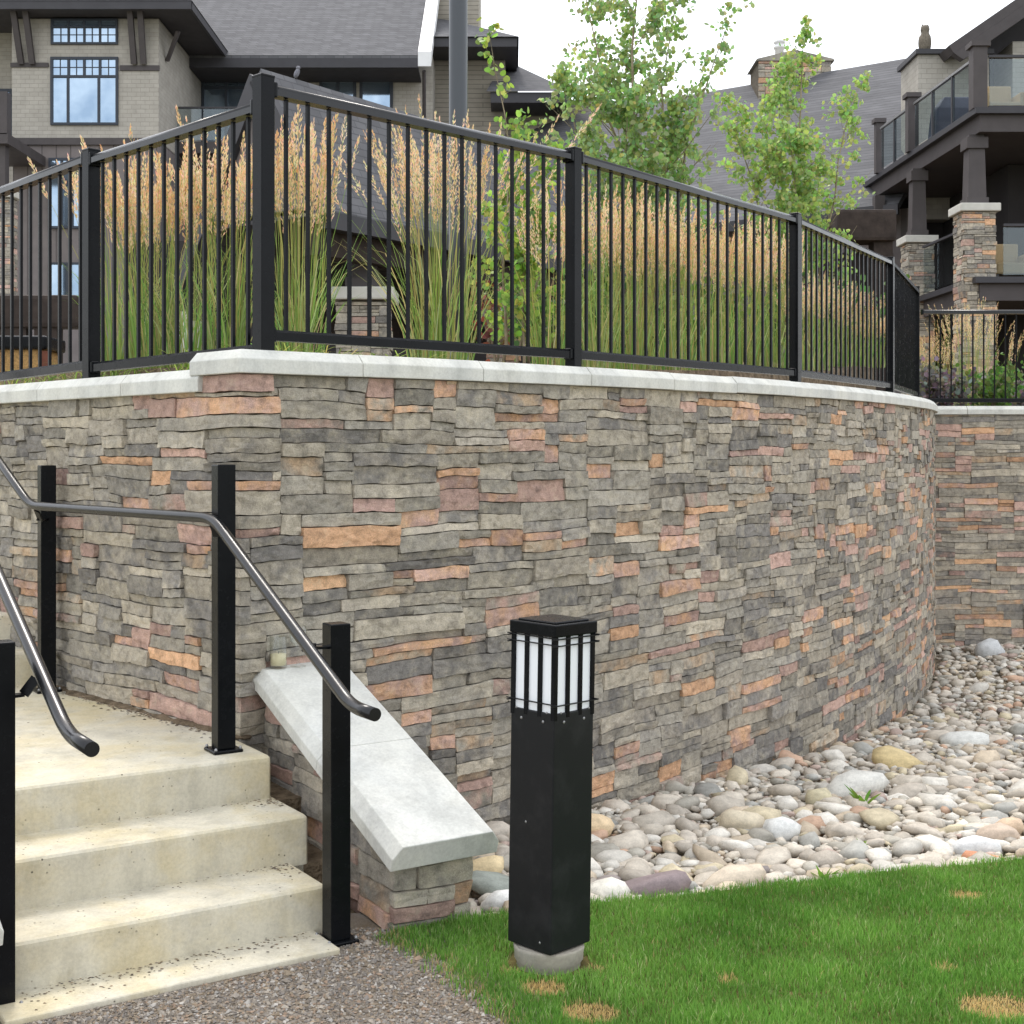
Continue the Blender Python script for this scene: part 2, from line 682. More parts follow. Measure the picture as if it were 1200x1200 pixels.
def pick(pal):
    s = sum(p[0] for p in pal)
    r = rnd.random() * s
    for w_, c in pal:
        r -= w_
        if r <= 0:
            return c
    return pal[-1][1]


def stone_cols():
    c = pick(PAL)
    warm = c[0] - c[2] > 35
    if warm:
        c2 = pick(PAL[5:]) if rnd.random() < 0.82 else pick(GREYS)
    else:
        c2 = (rnd.choice([(171, 162, 146), (125, 121, 116)]) if rnd.random() < .55 else pick(GREYS)) if rnd.random() < 0.94 else (176, 152, 126)
    j = rnd.uniform(0.88, 1.10)
    f = lambda q: tuple(min(.8, x * 1.22) for x in srgb(*[min(255, x * j) for x in q]))
    return f(c), f(c2)


def pack(nx, nz, free, wmin=4, wmax=15, avoid=None, hs=((2, 0.34), (3, 0.36), (4, 0.22), (5, 0.08))):
    """fill a grid of cells with stones, lowest first; returns (i0,i1,k0,k1)"""
    occ = np.ones((nz, nx), bool)
    own = np.full((nz, nx + 1), -1, int)
    for kz in range(nz):
        for i in range(nx):
            if free(i, kz):
                occ[kz, i] = False
    out = []
    for kz in range(nz):
        row = occ[kz]
        i = 0
        while i < nx:
            if row[i]:
                i += 1
                continue
            j = i
            while j < nx and not row[j] and j - i < wmax + 6:
                j += 1
            run = j - i
            w = rnd.randint(wmin, wmax)
            r = rnd.random()
            h = hs[-1][0]
            for hv, pr in hs:
                r -= pr
                if r <= 0:
                    h = hv
                    break
            if h >= 4:
                w = max(w, 6)
            w = min(w, run)
            if 0 < run - w < 3:
                w = run if run <= wmax + 3 else w - 3
            w = max(w, 1)
            if avoid is not None and i < avoid and abs(i + w - avoid) <= 2:
                w = max(w, min(run, avoid - i + rnd.randint(3, 6)))
            if kz and i + w < i + run and i + w < nx and own[kz - 1, i + w - 1] != own[kz - 1, i + w] and rnd.random() < .85:
                for dw in rnd.sample((-3, -2, 2, 3), 4):
                    if wmin <= w + dw <= run and i + w + dw < nx and own[kz - 1, i + w + dw - 1] == own[kz - 1, i + w + dw]:
                        w += dw
                        break
            hh_ = 1
            while hh_ < h and kz + hh_ < nz and not occ[kz + hh_, i:i + w].any():
                hh_ += 1
            occ[kz:kz + hh_, i:i + w] = True
            own[kz:kz + hh_, i:i + w] = len(out)
            out.append((i, i + w, kz, kz + hh_))
            i += w
    return out


def warp(s, z, amp=1.0):
    a = mnoise.noise(Vector((s * 3.1, z * 3.1, 3.3)))
    b = mnoise.noise(Vector((s * 2.2, z * 5.0, 9.1)))
    c = mnoise.noise(Vector((s * 9.0, z * 9.0, 5.7)))
    return s + amp * (0.018 * a + 0.006 * c), z + amp * (0.016 * b + 0.006 * c)


def stone_geo(pos, nor, s0, s1, z0, z1, clip=None, gap=0.0010, prot=(0.012, 0.036), amp=1.0, snap=None, du=0.04, dv=0.026, back=-0.012):
    """rough-faced stone on a wall: returns verts, faces, smooth flags"""
    nu = max(2, min(12, int(round((s1 - s0) / du))))
    nv = max(2, min(5, int(round((z1 - z0) / dv))))
    us = [s0 + (s1 - s0) * i / nu for i in range(nu + 1)]
    if snap is not None and s0 < snap < s1:
        kq = min(range(len(us)), key=lambda i: abs(us[i] - snap))
        kq = max(1, min(nu - 1, kq))
        us[kq] = snap
        us.sort()
    p0 = rnd.uniform(*prot)
    ta, tb = rnd.uniform(-0.005, 0.005), rnd.uniform(-0.004, 0.005)
    seed = rnd.uniform(0, 100)
    cut = rnd.uniform(-0.0005, 0.0012)
    vs, grid = [], []
    smid, zmid = (s0 + s1) / 2, (z0 + z1) / 2
    for j in range(nv + 1):
        z = z0 + (z1 - z0) * j / nv
        rowi = []
        for i in range(nu + 1):
            s = us[i]
            edge = (i in (0, nu)) + (j in (0, nv))
            if snap is not None and abs(s - snap) < 1e-9:
                ss, zz = s, warp(s, z, amp)[1]
            else:
                ss, zz = warp(s, z, amp)
                if snap is not None:
                    ss = s + (ss - s) * min(1.0, abs(s - snap) / 0.12)
            ss += gap * .5 if i == 0 else (-gap * .5 if i == nu else 0)
            zz += gap if j == 0 else (-gap if j == nv else 0)
            if edge and amp > .7:
                zz += (rnd.uniform(0, .0035) if j == 0 else (-rnd.uniform(0, .0035) if j == nv else 0)) * (rnd.random() < .6)
            if clip is not None:
                zz = min(zz, clip(s) - 0.002)
            q = Vector((s * 13 + seed, z * 17, seed * 0.3))
            off = p0 + ta * (s - smid) / max(0.05, (s1 - s0)) * 2 + tb * (j / nv - 0.5) * 2
            off += amp * (0.004 * mnoise.noise(q) + 0.004 * mnoise.noise(q * 2.7)) + rnd.uniform(-.0022, .0022)
            if edge:
                off -= cut * (1.0 if edge == 1 else 1.7) * rnd.uniform(0.6, 1.25)
                if edge == 2:
                    ss += (0.004 if i == 0 else -0.004) * rnd.random()
            off = max(off, 0.006)
            if snap is not None and abs(ss - snap) < 0.004 and abs(s - snap) > 1e-9:
                ss = snap + (0.004 if s > snap else -0.004)
            p, n = pos(ss), nor(ss)
            vs.append((p.x + n.x * off, p.y + n.y * off, zz))
            rowi.append(len(vs) - 1)
        grid.append(rowi)
    fs, sm = [], []
    for j in range(nv):
        for i in range(nu):
            a_, b_, c_, d_ = grid[j][i], grid[j][i + 1], grid[j + 1][i + 1], grid[j + 1][i]
            fs += [(a_, b_, c_), (a_, c_, d_)] if rnd.random() < .5 else [(a_, b_, d_), (b_, c_, d_)]
            sm += [False, False]
    ring = grid[0][:] + [grid[j][nu] for j in range(1, nv + 1)] + grid[nv][nu - 1::-1][:nu] + [grid[j][0] for j in range(nv - 1, 0, -1)]
    rs = us[:] + [us[-1]] * nv + us[nu - 1::-1][:nu] + [us[0]] * (nv - 1)
    rb = []
    for idx, s in zip(ring, rs):
        x, y, z = vs[idx]
        p, n = pos(s), nor(s)
        p2 = Vector((x, y))
        # push straight back behind the mortar face
        nn = n.normalized()
        cur = (p2 - p).dot(nn)
        q = p2 - nn * (cur - back)
        vs.append((q.x, q.y, z))
        rb.append(len(vs) - 1)
    m = len(ring)
    for i in range(m):
        fs.append((ring[i], rb[i], rb[(i + 1) % m], ring[(i + 1) % m]))
        sm.append(False)
    return vs, fs, sm


def stones_to_objects(parent, geos, limit=300, name='stone', rest='small_stones'):
    """geos: list of (verts, faces, smooth, col, col2); the largest in the picture become objects"""
    def size(g):
        us = [project(p) for p in g[0] if p[1] > 0.5]
        if not us:
            return 0
        x0, x1 = max(0, min(u[0] for u in us)), min(1200, max(u[0] for u in us))
        y0, y1 = max(0, min(u[1] for u in us)), min(1200, max(u[1] for u in us))
        return max(0, x1 - x0) * max(0, y1 - y0)
    geos = sorted(geos, key=size, reverse=True)
    for g in geos[:limit]:
        me = bpy.data.meshes.new(name)
        me.from_pydata(g[0], [], g[1])
        me.polygons.foreach_set('use_smooth', g[2])
        set_col(me, 'col', np.tile(g[3], (len(g[0]), 1)))
        set_col(me, 'col2', np.tile(g[4], (len(g[0]), 1)))
        me.update()
        link(name, me, M['ledge'], parent)
    if len(geos) > limit:
        v, f, sm, ca, cb = [], [], [], [], []
        for g in geos[limit:]:
            b = len(v)
            v += g[0]
            f += [tuple(i + b for i in q) for q in g[1]]
            sm += g[2]
            ca += [g[3]] * len(g[0])
            cb += [g[4]] * len(g[0])
        me = bpy.data.meshes.new(rest)
        me.from_pydata(v, [], f)
        me.polygons.foreach_set('use_smooth', sm)
        set_col(me, 'col', ca)
        set_col(me, 'col2', cb)
        me.update()
        o = link(rest, me, M['ledge'], parent)
        o['kind'] = 'stuff'


DX, DZ = 0.036, 0.0186
T0, T1, ZB = -3.6 - 0.018, S_END - 0.35, -0.72
NXW = int((T1 - T0) / DX)
NZW = int((1.99 - ZB) / DZ) + 1


def free_main(i, kz):
    t = T0 + (i + 0.5) * DX
    z = ZB + (kz + 0.5) * DZ
    if z > ztop(t) - 0.012:
        return False
    if t < -0.0 and z < 0.40:
        return False
    if t > 3 and z < bed_z(*P(t)) - 0.22:
        return False
    return True


curve_geo, side_geo = [], []
for (i0, i1, k0, k1) in pack(NXW, NZW, free_main, avoid=100):
    s0, s1 = T0 + i0 * DX, T0 + i1 * DX
    z0, z1 = ZB + k0 * DZ, ZB + k1 * DZ
    tm = (s0 + s1) / 2
    if z1 > ztop(tm) - DZ * 1.2:
        z1 = ztop(tm) + 0.02
    far = tm > 6.5
    g = stone_geo(P, TN, s0, s1, z0, z1, clip=lambda s: min(ztop(s), ztop(s - 0.02), ztop(s + .02)), snap=0.0,
                  du=0.075 if far else 0.03, dv=0.05 if far else 0.02)
    g = g + stone_cols()
    (curve_geo if s1 > 0.001 else side_geo).append(g)

# cores (mortar faces) behind the stones
wall_curve = thing('retaining_wall', (P(3).x, P(3).y, -0.5), 'tall curved retaining wall of stacked multicoloured ledge stone', 'wall')
wall_side = thing('retaining_wall', (P(-1.5).x, P(-1.5).y, 0.4), 'straight stacked stone wall beside the concrete landing behind the handrail', 'wall')


def core(name, ts, off, depth, zb, zt, parent):
    mb = MB()
    vs = []
    for t in ts:
        p, n = P(t), TN(t)
        if abs(t) <= 1e-4:
            a, b = p + n * off, p - n * depth
        else:
            a, b = p + n * off, p - n * depth
        vs += [(a.x, a.y, zb), (a.x, a.y, zt(t)), (b.x, b.y, zt(t)), (b.x, b.y, zb)]
    fs = []
    for i in range(len(ts) - 1):
        for q in range(4):
            a, b = i * 4 + q, i * 4 + (q + 1) % 4
            fs.append((a, b, b + 4, a + 4))
    fs += [(0, 1, 2, 3), tuple(range(len(vs) - 4, len(vs)))[::-1]]
    mb.add(vs, fs)
    return mb.build(name, M['mortar'], parent)


core('mortar_core', [0.0] + list(np.arange(0.2, T1 + 0.3, 0.2)), 0.004, 0.24, -0.9, lambda t: ztop(t) - 0.004, wall_curve)
core('mortar_core', [-0.245, -1.0, -2.0, -3.8], 0.004, 0.24, 0.1, lambda t: 1.809, wall_side)
stones_to_objects(wall_curve, curve_geo, 300)
stones_to_objects(wall_side, side_geo, 300)


# coping
def coping(ts, frames, zf, parent, name='coping_stone', o_front=0.055, depth=0.26, endcaps=True):
    prof = [(-depth, 0.0), (o_front, 0.0), (o_front, 0.056), (o_front - 0.034, 0.094), (-depth, 0.094)]
    vs, fs = [], []
    for t, (p, n) in zip(ts, frames):
        z = zf(t)
        for o, dz in prof:
            q = p + n * o
            vs.append((q.x, q.y, z + dz))
    m = len(prof)
    for i in range(len(ts) - 1):
        for q in range(m):
            a, b = i * m + q, i * m + (q + 1) % m
            fs.append((a, b, b + m, a + m))
    fs += [tuple(range(m)), tuple(range(len(vs) - m, len(vs)))[::-1]]
    mb = MB().add(vs, fs)
    return mb.build(name, M['cap'], parent, 0.004, 2)


zc = lambda t: ztop(max(t, -0.2))
# corner coping stone with two mitred arms
coping([-0.30, 0.0, 0.55], [(P(-0.30), NL), (P(0.0), TN(0.0)), (P(0.55), TN(0.55))], zc, wall_curve)
t = 0.553
while t < T1 - 0.2:
    ln = rnd.uniform(0.66, 0.86)
    e = min(t + ln, T1)
    ts = list(np.linspace(t, e - 0.004, 5))
    jz = rnd.uniform(-0.003, 0.003)
    coping(ts, [(P(a), TN(a)) for a in ts], lambda a, j=jz: zc(a) + j, wall_curve)
    t = e
cuts = [-0.235, -0.86, -1.66, -2.5, -3.3, -3.8]
for a, b in zip(cuts, cuts[1:]):
    ts = [a - 0.002, b + 0.002]
    coping(ts, [(P(x), NL) for x in ts], lambda a: 1.812, wall_side)

# ------------------------------------------------------------------ stairs
O = Vector((-0.62, 4.457))
E = Vector((math.cos(math.radians(33)), math.sin(math.radians(33))))
D = Vector((-E.y, E.x))
RISE, TREAD = 0.155, 0.29


def ed(e, d, z):
    p = O + E * e + D * d
    return Vector((p.x, p.y, z))


stairs = thing('concrete_stairs', ed(-0.5, 0, 0), 'cream concrete stairs with a landing climbing beside the stone wall', 'stairs')


def slab(e0, e1, d0, d1, z0, z1, name, bev=0.02):
    mb = MB()
    poly = [ed(e0, d0, z0), ed(e1, d0, z0), ed(e1, d1, z0), ed(e0, d1, z0)]
    mb.prism(poly, (0, 0, z1 - z0))
    return mb.build(name, M['concrete'], stairs, bev, 3)


slab(-1.04, -0.03, -0.20, 0.03, -0.12, 0.018, 'footing_slab', 0.008)
slab(-1.06, 0.02, 0.0, TREAD + 0.05, -0.1, RISE, 'step')
slab(-1.06, 0.085, TREAD, 2 * TREAD + 0.05, -0.1, 2 * RISE, 'step')
slab(-2.2, 0.07, 2 * TREAD, 2.75, -0.1, 3 * RISE, 'landing')
for i in range(3):
    MB().prism([ed(-.02, i * TREAD - (.12 if i == 0 else 0), -.1), ed(.24, i * TREAD - (.12 if i == 0 else 0), -.1), ed(.24, (i + 1) * TREAD + .3, -.1), ed(-.02, (i + 1) * TREAD + .3, -.1)], (0, 0, i * RISE + .085)).build('soil_infill', M['mulch'], stairs)
for i in range(4):
    slab(-2.4, -0.25, 2.62 + i * TREAD, 2.62 + (i + 1) * TREAD + (0.05 if i < 3 else 2.0), 0.2, (4 + i) * RISE, 'step')

# bark crumbs and soil lying on the treads
vs, fs, cs = [], [], []


def crumb(p, r):
    b = len(vs)
    a0 = rnd.uniform(0, 6.28)
    st = rnd.uniform(0.35, 0.9)
    for kx in range(5):
        a = a0 + kx * 1.2566
        vs.append((p.x + r * math.cos(a) * rnd.uniform(0.7, 1.2), p.y + r * st * math.sin(a) * rnd.uniform(0.7, 1.2), p.z + 0.001))
    vs.append((p.x, p.y, p.z + r * rnd.uniform(0.3, 0.6)))
    for kx in range(5):
        fs.append((b + kx, b + (kx + 1) % 5, b + 5))
    g = rnd.uniform(0.5, 1.2)
    c = tuple(x * g for x in srgb(*rnd.choice([(122, 104, 84), (92, 80, 66), (146, 130, 108), (120, 112, 104)])))
    cs.extend([c] * 6)


for _ in range(240):
    crumb(ed(rnd.uniform(-1.0, -0.06), -0.005 - abs(rnd.gauss(0, 0.06)), 0.018), rnd.uniform(0.002, 0.0065))
for lev, d0 in ((1, TREAD), (2, 2 * TREAD)):
    for _ in range(60):
        crumb(ed((0.0 if lev == 1 else 0.07) - abs(rnd.gauss(0, 0.35)), d0 - 0.004 - abs(rnd.gauss(0, 0.025)), lev * RISE), rnd.uniform(0.002, 0.005))
    for _ in range(36):
        crumb(ed((0.0 if lev == 1 else 0.07) - abs(rnd.gauss(0, 0.06)), d0 - abs(rnd.gauss(0, 0.07)), lev * RISE), rnd.uniform(0.003, 0.008))
    for _ in range(50):
        crumb(ed(rnd.uniform(-1.0, 0.1), d0 - rnd.uniform(0.02, 0.25), lev * RISE), rnd.uniform(0.0015, 0.004))
for _ in range(700):
    q = P(-rnd.uniform(0.0, 1.75)) + NL * (0.02 + abs(rnd.gauss(0, 0.035)))
    crumb(Vector((q.x, q.y, 3 * RISE)), rnd.uniform(0.003, 0.010))
for _ in range(60):
    q = P(-rnd.uniform(0.1, 1.7)) + NL * rnd.uniform(0.1, 0.8)
    crumb(Vector((q.x, q.y, 3 * RISE)), rnd.uniform(0.002, 0.006))
ob = np_mesh('bark_crumbs', np.array(vs), np.array(fs), M['barkchip'], None, False, cs)
tag(ob, 'dark bark crumbs and soil strewn over the concrete treads', 'debris', None, 'stuff')

def drift(e, d, z, re, rd_, h):
    mb = MB().ellipsoid((0, 0, 0), (re, rd_, h), 18, 8)
    sd_ = rnd.uniform(0, 50)
    mb.v = [(p[0] * (1 + .45 * mnoise.noise(Vector((p[0] * 18 + sd_, p[1] * 18, 0)))), p[1] * (1 + .45 * mnoise.noise(Vector((p[0] * 18, p[1] * 18 + sd_, 3)))), p[2]) for p in mb.v]
    c = ed(e, d, z)
    mb.xform(Matrix.Translation(c) @ Matrix.Rotation(math.radians(33), 4, 'Z'))
    mb.build('soil_drift', M['mulch'], stairs)


for q_ in range(11):
    pq = P(-.06 - q_ * .155) + NL * rnd.uniform(.0, .02)
    rq = pq - O
    mbd = MB().ellipsoid((0, 0, 0), (.12, rnd.uniform(.03, .055), .014), 16, 8)
    mbd.v = [(p[0], p[1] * (1 + .6 * mnoise.noise(Vector((p[0] * 20 + q_, p[1] * 20, 0)))), p[2]) for p in mbd.v]
    mbd.xform(Matrix.Translation((pq.x, pq.y, 3 * RISE)) @ Matrix.Rotation(math.atan2(LD.y, LD.x), 4, 'Z')).build('soil_drift', M['mulch'], stairs)

# ------------------------------------------------------------------ cheek walls with sloped caps
CH_Z0, CH_SL, CH_D0, CH_D1 = 0.222, 0.376, -0.19, 0.92


def cheek_z(d):
    return CH_Z0 + CH_SL * (min(d, CH_D1) - CH_D0)


def cheek(e0, e1, ce0, ce1, dend, label, base):
    root = thing('cheek_wall', ed((e0 + e1) / 2, 0.2, 0), label, 'wall')
    d0 = -0.135
    # core
    mb = MB()
    poly = [ed(e0 + .03, d0 + .03, -0.15), ed(e0 + .03, d0 + .03, cheek_z(d0) - .004), ed(e0 + .03, CH_D1, cheek_z(CH_D1) - .004), ed(e0 + .03, dend, cheek_z(dend) - .004), ed(e0 + .03, dend, -0.15)]
    mb.prism(poly, Vector((E.x, E.y, 0)) * (e1 - e0 - 0.06))
    mb.build('mortar_core', M['mortar'], root)
    # stones: path t from -dlen (left side, going down) to 0 (corner), across the end to width
    wdt = e1 - e0

    def cp(t):
        if t <= 0:
            q = O + E * (e0 + .03) + D * (d0 + .03 - t)
        elif t <= wdt - .06:
            q = O + E * (e0 + .03 + t) + D * (d0 + .03)
        else:
            q = O + E * (e1 - .03) + D * (d0 + .03 + t - (wdt - .06))
        return q

    def cn(t):
        if abs(t) < 1e-4:
            return -E - D
        if abs(t - (wdt - .06)) < 1e-4:
            return E - D
        if t < 0:
            return -E
        if t < wdt - .06:
            return -D
        return E

    def czt(t):
        if t < 0:
            return cheek_z(d0 + .03 - t)
        if t < wdt - .06:
            return cheek_z(d0)
        return cheek_z(d0 + t - wdt)
    ta, tb = -(dend - d0), wdt - .06 + (dend - d0)
    nx, nz = int((tb - ta) / DX), 40
    zb = base

    def fr(i, kz):
        tt = ta + (i + .5) * DX
        return zb + (kz + .5) * DZ * 1.4 < czt(tt) + 0.01
    geos = []
    for (i0, i1, k0, k1) in pack(nx, nz, fr, 3, 9, None, ((2, .45), (3, .45), (4, .10))):
        s0, s1 = ta + i0 * DX, ta + i1 * DX
        sn = None
        for cs_ in (0.0, wdt - .06):
            if s0 < cs_ - 1e-6 and s1 > cs_ + 1e-6:
                sn = cs_
        g = stone_geo(cp, cn, s0, s1, zb + k0 * DZ * 1.4, zb + k1 * DZ * 1.4, clip=lambda s: czt(s), snap=sn, amp=0.8, du=0.036, dv=0.024, back=-0.015)
        geos.append(g + stone_cols())
    stones_to_objects(root, geos, 200)
    # cap pieces: (d, z) outline extruded across, chamfered along the top edges
    def cap_piece(ds, jit=0.0):
        prof = [(ce0, 0.0), (ce1, 0.0), (ce1, 0.042), (ce1 - 0.032, 0.082), (ce0 + 0.032, 0.082), (ce0, 0.042)]
        vs, fs = [], []
        for d in ds:
            sl = CH_SL if d < CH_D1 - 1e-4 else (CH_SL * 0.5 if abs(d - CH_D1) < 1e-3 else 0.0)
            for e, h in prof:
                vs.append(ed(e, d - h * sl * 0.9, cheek_z(d) + h + jit))
        m = len(prof)
        for i in range(len(ds) - 1):
            for q in range(m):
                a, b = i * m + q, i * m + (q + 1) % m
                fs.append((a, b, b + m, a + m))
        fs += [tuple(range(m)), tuple(range(len(vs) - m, len(vs)))[::-1]]
        MB().add(vs, fs).build('cap_stone', M['cap'], root, 0.004, 2)
    cap_piece([CH_D0, 0.375])
    cap_piece([0.3765, CH_D1, dend])
    return root


cheek(0.19, 0.50, 0.150, 0.555, 1.10, 'low sloped stone cheek wall with pale concrete cap right of the steps', -0.13)
cheek(-1.42, -1.09, -1.46, -1.042, 1.10, 'sloped concrete capped cheek wall at the left edge of the steps', -0.13)


# ------------------------------------------------------------------ handrails
def fillet(pts, r=0.07, n=7):
    pts = [Vector(p) for p in pts]
    out = [pts[0]]
    for i in range(1, len(pts) - 1):
        a, b, c = pts[i - 1], pts[i], pts[i + 1]
        d1, d2 = (a - b).normalized(), (c - b).normalized()
        l = min(r, (a - b).length * .45, (c - b).length * .45)
        p1, p2 = b + d1 * l, b + d2 * l
        for j in range(n + 1):
            t = j / n
            out.append(p1 * (1 - t) ** 2 + b * 2 * t * (1 - t) + p2 * t * t)
    out.append(pts[-1])
    return out


def rail_post(root, x, y, z0, z1, ax, half=0.0345):
    ay = Vector((-ax.y, ax.x))
    MB().obox((x, y), ax, ay, half, half, z0 + 0.012, z1).build('post', M['black'], root, 0.004, 2)
    MB().obox((x, y), ax, ay, half * 1.62, half * 1.62, z0, z0 + 0.012).build('base_plate', M['black'], root, 0.003, 1)
    for sx, sy in ((-1, -1), (1, -1), (-1, 1), (1, 1)):
        c = Vector((x, y)) + ax * sx * half * 1.36 + ay * sy * half * 1.36
        MB().lathe((c.x, c.y, z0 + 0.012), [(0.006, 0), (0.006, 0.006), (0.003, 0.011)], 8).build('bolt', M['zinc'], root)


def bracket(root, post, tgt):
    a, b = Vector(post), Vector(tgt)
    mid = Vector((a.x * .35 + b.x * .65, a.y * .35 + b.y * .65, a.z + 0.004))
    MB().beam(a, mid, 0.035, 0.008).build('bracket', M['black'], root)
    MB().beam(mid, (b.x, b.y, b.z - 0.018), 0.03, 0.008, (0.3, 0.9, 0.2)).build('bracket', M['black'], root)


RR = 0.0195
h_right = thing('handrail', (-0.564, 4.38, 0), 'black steel tube handrail along the stone wall side of the steps', 'handrail')
rp = [ed(-0.11, -0.59, 0.82), ed(-0.11, -0.4377, 0.82), ed(-0.11, 0.69, 1.33), Vector((-2.17, 6.15, 1.33)), Vector((-2.17 - 1.3, 6.15 + 1.52, 1.33 + 1.02))]
MB().tube(fillet(rp, 0.085), RR, 18).build('rail', M['rail'], h_right)
AX = E
rail_post(h_right, -0.564, 4.385, 0.0, 1.022, AX)
rail_post(h_right, -1.067, 5.05, 3 * RISE, 3 * RISE + 1.06, AX)
rail_post(h_right, -2.15, 6.31, 3 * RISE, 3 * RISE + 1.045, AX)
q = ed(-0.11, 0.69, 1.30)
bracket(h_right, (-1.067, 5.05, 1.26), (q.x, q.y, 1.325))
bracket(h_right, (-2.15, 6.31, 1.26), (-2.13, 6.12, 1.325))
q = ed(-0.11, -0.095, 0.94)
bracket(h_right, (-0.564, 4.385, 0.945), (q.x, q.y, 0.972))

h_left = thing('handrail', (-1.445, 3.86, 0), 'black steel tube handrail cut by the left edge of the picture', 'handrail')
rp = [ed(-0.92, -0.61, 0.82), ed(-0.92, -0.385, 0.82), ed(-0.92, 0.69, 1.30), ed(-0.98, 2.3, 1.30)]
MB().tube(fillet(rp, 0.085), RR, 18).build('rail', M['rail'], h_left)
rail_post(h_left, -1.449, 3.865, 0.0, 1.035, AX)
q = ed(-0.92, -0.05, 0.95)
bracket(h_left, (-1.449, 3.865, 0.875), (q.x, q.y, 0.94))

# ------------------------------------------------------------------ metal fences
_h = [(0.0285, 0.025), (0.0265, 0.0315), (0.0205, 0.0375), (0.0130, 0.0425), (0.0060, 0.0450)]
RAIL_P = _h + [(0.0, 0.0455)] + [(-x_, z_) for x_, z_ in _h[::-1]] + [(-0.0285, 0.0), (0.0285, 0.0)]


def rail_bar(a, b, prof, sm=True):
    a, b = Vector(a), Vector(b)
    d = (b - a)
    dh = Vector((d.x, d.y, 0)).normalized()
    sd = Vector((dh.y, -dh.x, 0))
    vs = []
    for p in (a, b):
        for o, h in prof:
            vs.append(p + sd * o + Vector((0, 0, h)))
    m = len(prof)
    fs = [(i, (i + 1) % m, (i + 1) % m + m, i + m) for i in range(m)]
    fs += [tuple(range(m))[::-1], tuple(range(m, 2 * m))]
    return MB().add(vs, fs, [sm and i < 10 for i in range(m)] + [False, False])


def fence_post(root, p, d, z0, z1, half=0.031):
    ay = Vector((-d.y, d.x))
    MB().obox(p, d, ay, half, half, z0, z1 - 0.006).build('post', M['black'], root, 0.003, 1)
    # shallow cap on the post
    mb = MB().obox(p, d, ay, half + 0.0015, half + 0.0015, z1 - 0.012, z1)
    mb.build('post_cap', M['black'], root, 0.003, 1)


BOT_P = [(0.019, 0.0), (0.019, 0.034), (0.010, 0.044), (-0.010, 0.044), (-0.019, 0.034), (-0.019, 0.0)]


def panel(root, a, b, za, zb_, n, lo, hi, half=0.031, bal=0.0069):
    """rails and balusters between two post centres; lo/hi are rail heights above za/zb_"""
    d = (b - a).normalized()
    ln = (b - a).length
    A, B = a + d * half, b - d * half
    rail_bar((A.x, A.y, za + hi - 0.0475), (B.x, B.y, zb_ + hi - 0.0475), RAIL_P).build('top_rail', M['rail'], root)
    rail_bar((A.x, A.y, za + lo), (B.x, B.y, zb_ + lo), BOT_P, False).build('bottom_rail', M['black'], root)
    for q, (c, zz) in enumerate(((A, za), (B, zb_))):        # sockets at the posts
        s = c + d * (0.008 if q == 0 else -0.008)
        MB().obox(s, d, Vector((-d.y, d.x)), 0.009, 0.032, zz + hi - 0.058, zz + hi + 0.004).build('rail_socket', M['black'], root, 0.006, 2)
        MB().obox(s, d, Vector((-d.y, d.x)), 0.009, 0.025, zz + lo - 0.005, zz + lo + 0.049).build('rail_socket', M['black'], root, 0.004, 1)
    ay = Vector((-d.y, d.x))
    for i in range(n):
        f = (i + 1) / (n + 1)
        p = a + (b - a) * f
        z = za + (zb_ - za) * f
        MB().obox(p, d, ay, bal, bal, z + lo + 0.040, z + hi - 0.050).build('baluster', M['black'], root)


fence = thing('metal_fence', (-0.988, 5.43, 1.97), 'black metal baluster fence along the coping of the curved wall', 'fence')
fp = [Vector((-0.988, 5.43)), Vector((0.304, 6.76)), Vector((1.813, 8.74)), Vector((3.007, 10.86)), Vector((3.84, 12.97)), Vector((4.46, 15.15))]
fs_t = [0.05, 1.95, 4.45, 6.9, 9.2, 11.5]
fz = [1.877 + 0.0095 * s for s in fs_t]
nb = [16, 21, 20, 20, 19]
for i in range(5):
    panel(fence, fp[i], fp[i + 1], fz[i], fz[i + 1], nb[i], 0.138, 1.163)
for i, p in enumerate(fp):
    d = (fp[min(i + 1, 5)] - fp[max(i - 1, 0)]).normalized()
    fence_post(fence, p, d, fz[i] + 0.09, fz[i] + 1.163 + (0.028 if i == 0 else 0.018), 0.0325 if i == 0 else 0.0305)
lp = [fp[0], Vector((-1.966, 6.38)), Vector((-1.966 - 0.99, 6.38 + 1.06)), Vector((-1.966 - 2.4, 6.38 + 2.6))]
for a, b, n in ((0, 1, 12), (1, 2, 12), (2, 3, 17)):
    panel(fence, lp[a], lp[b], 1.812, 1.805 - 0.006 * b, n, 0.145, 1.160)
for i in (1, 2, 3):
    fence_post(fence, lp[i], (lp[i] - lp[i - 1]).normalized(), 1.90, 1.805 + 1.16 + 0.02)

# ------------------------------------------------------------------ far wall and its fence
FWY = 15.05
wall_far = thing('retaining_wall', (6, FWY, -0.5), 'distant flat stacked stone wall at the right edge beyond the river stones', 'wall')


def fpz(t):
    return Vector((4.3 + t, FWY + 0.0 * t))


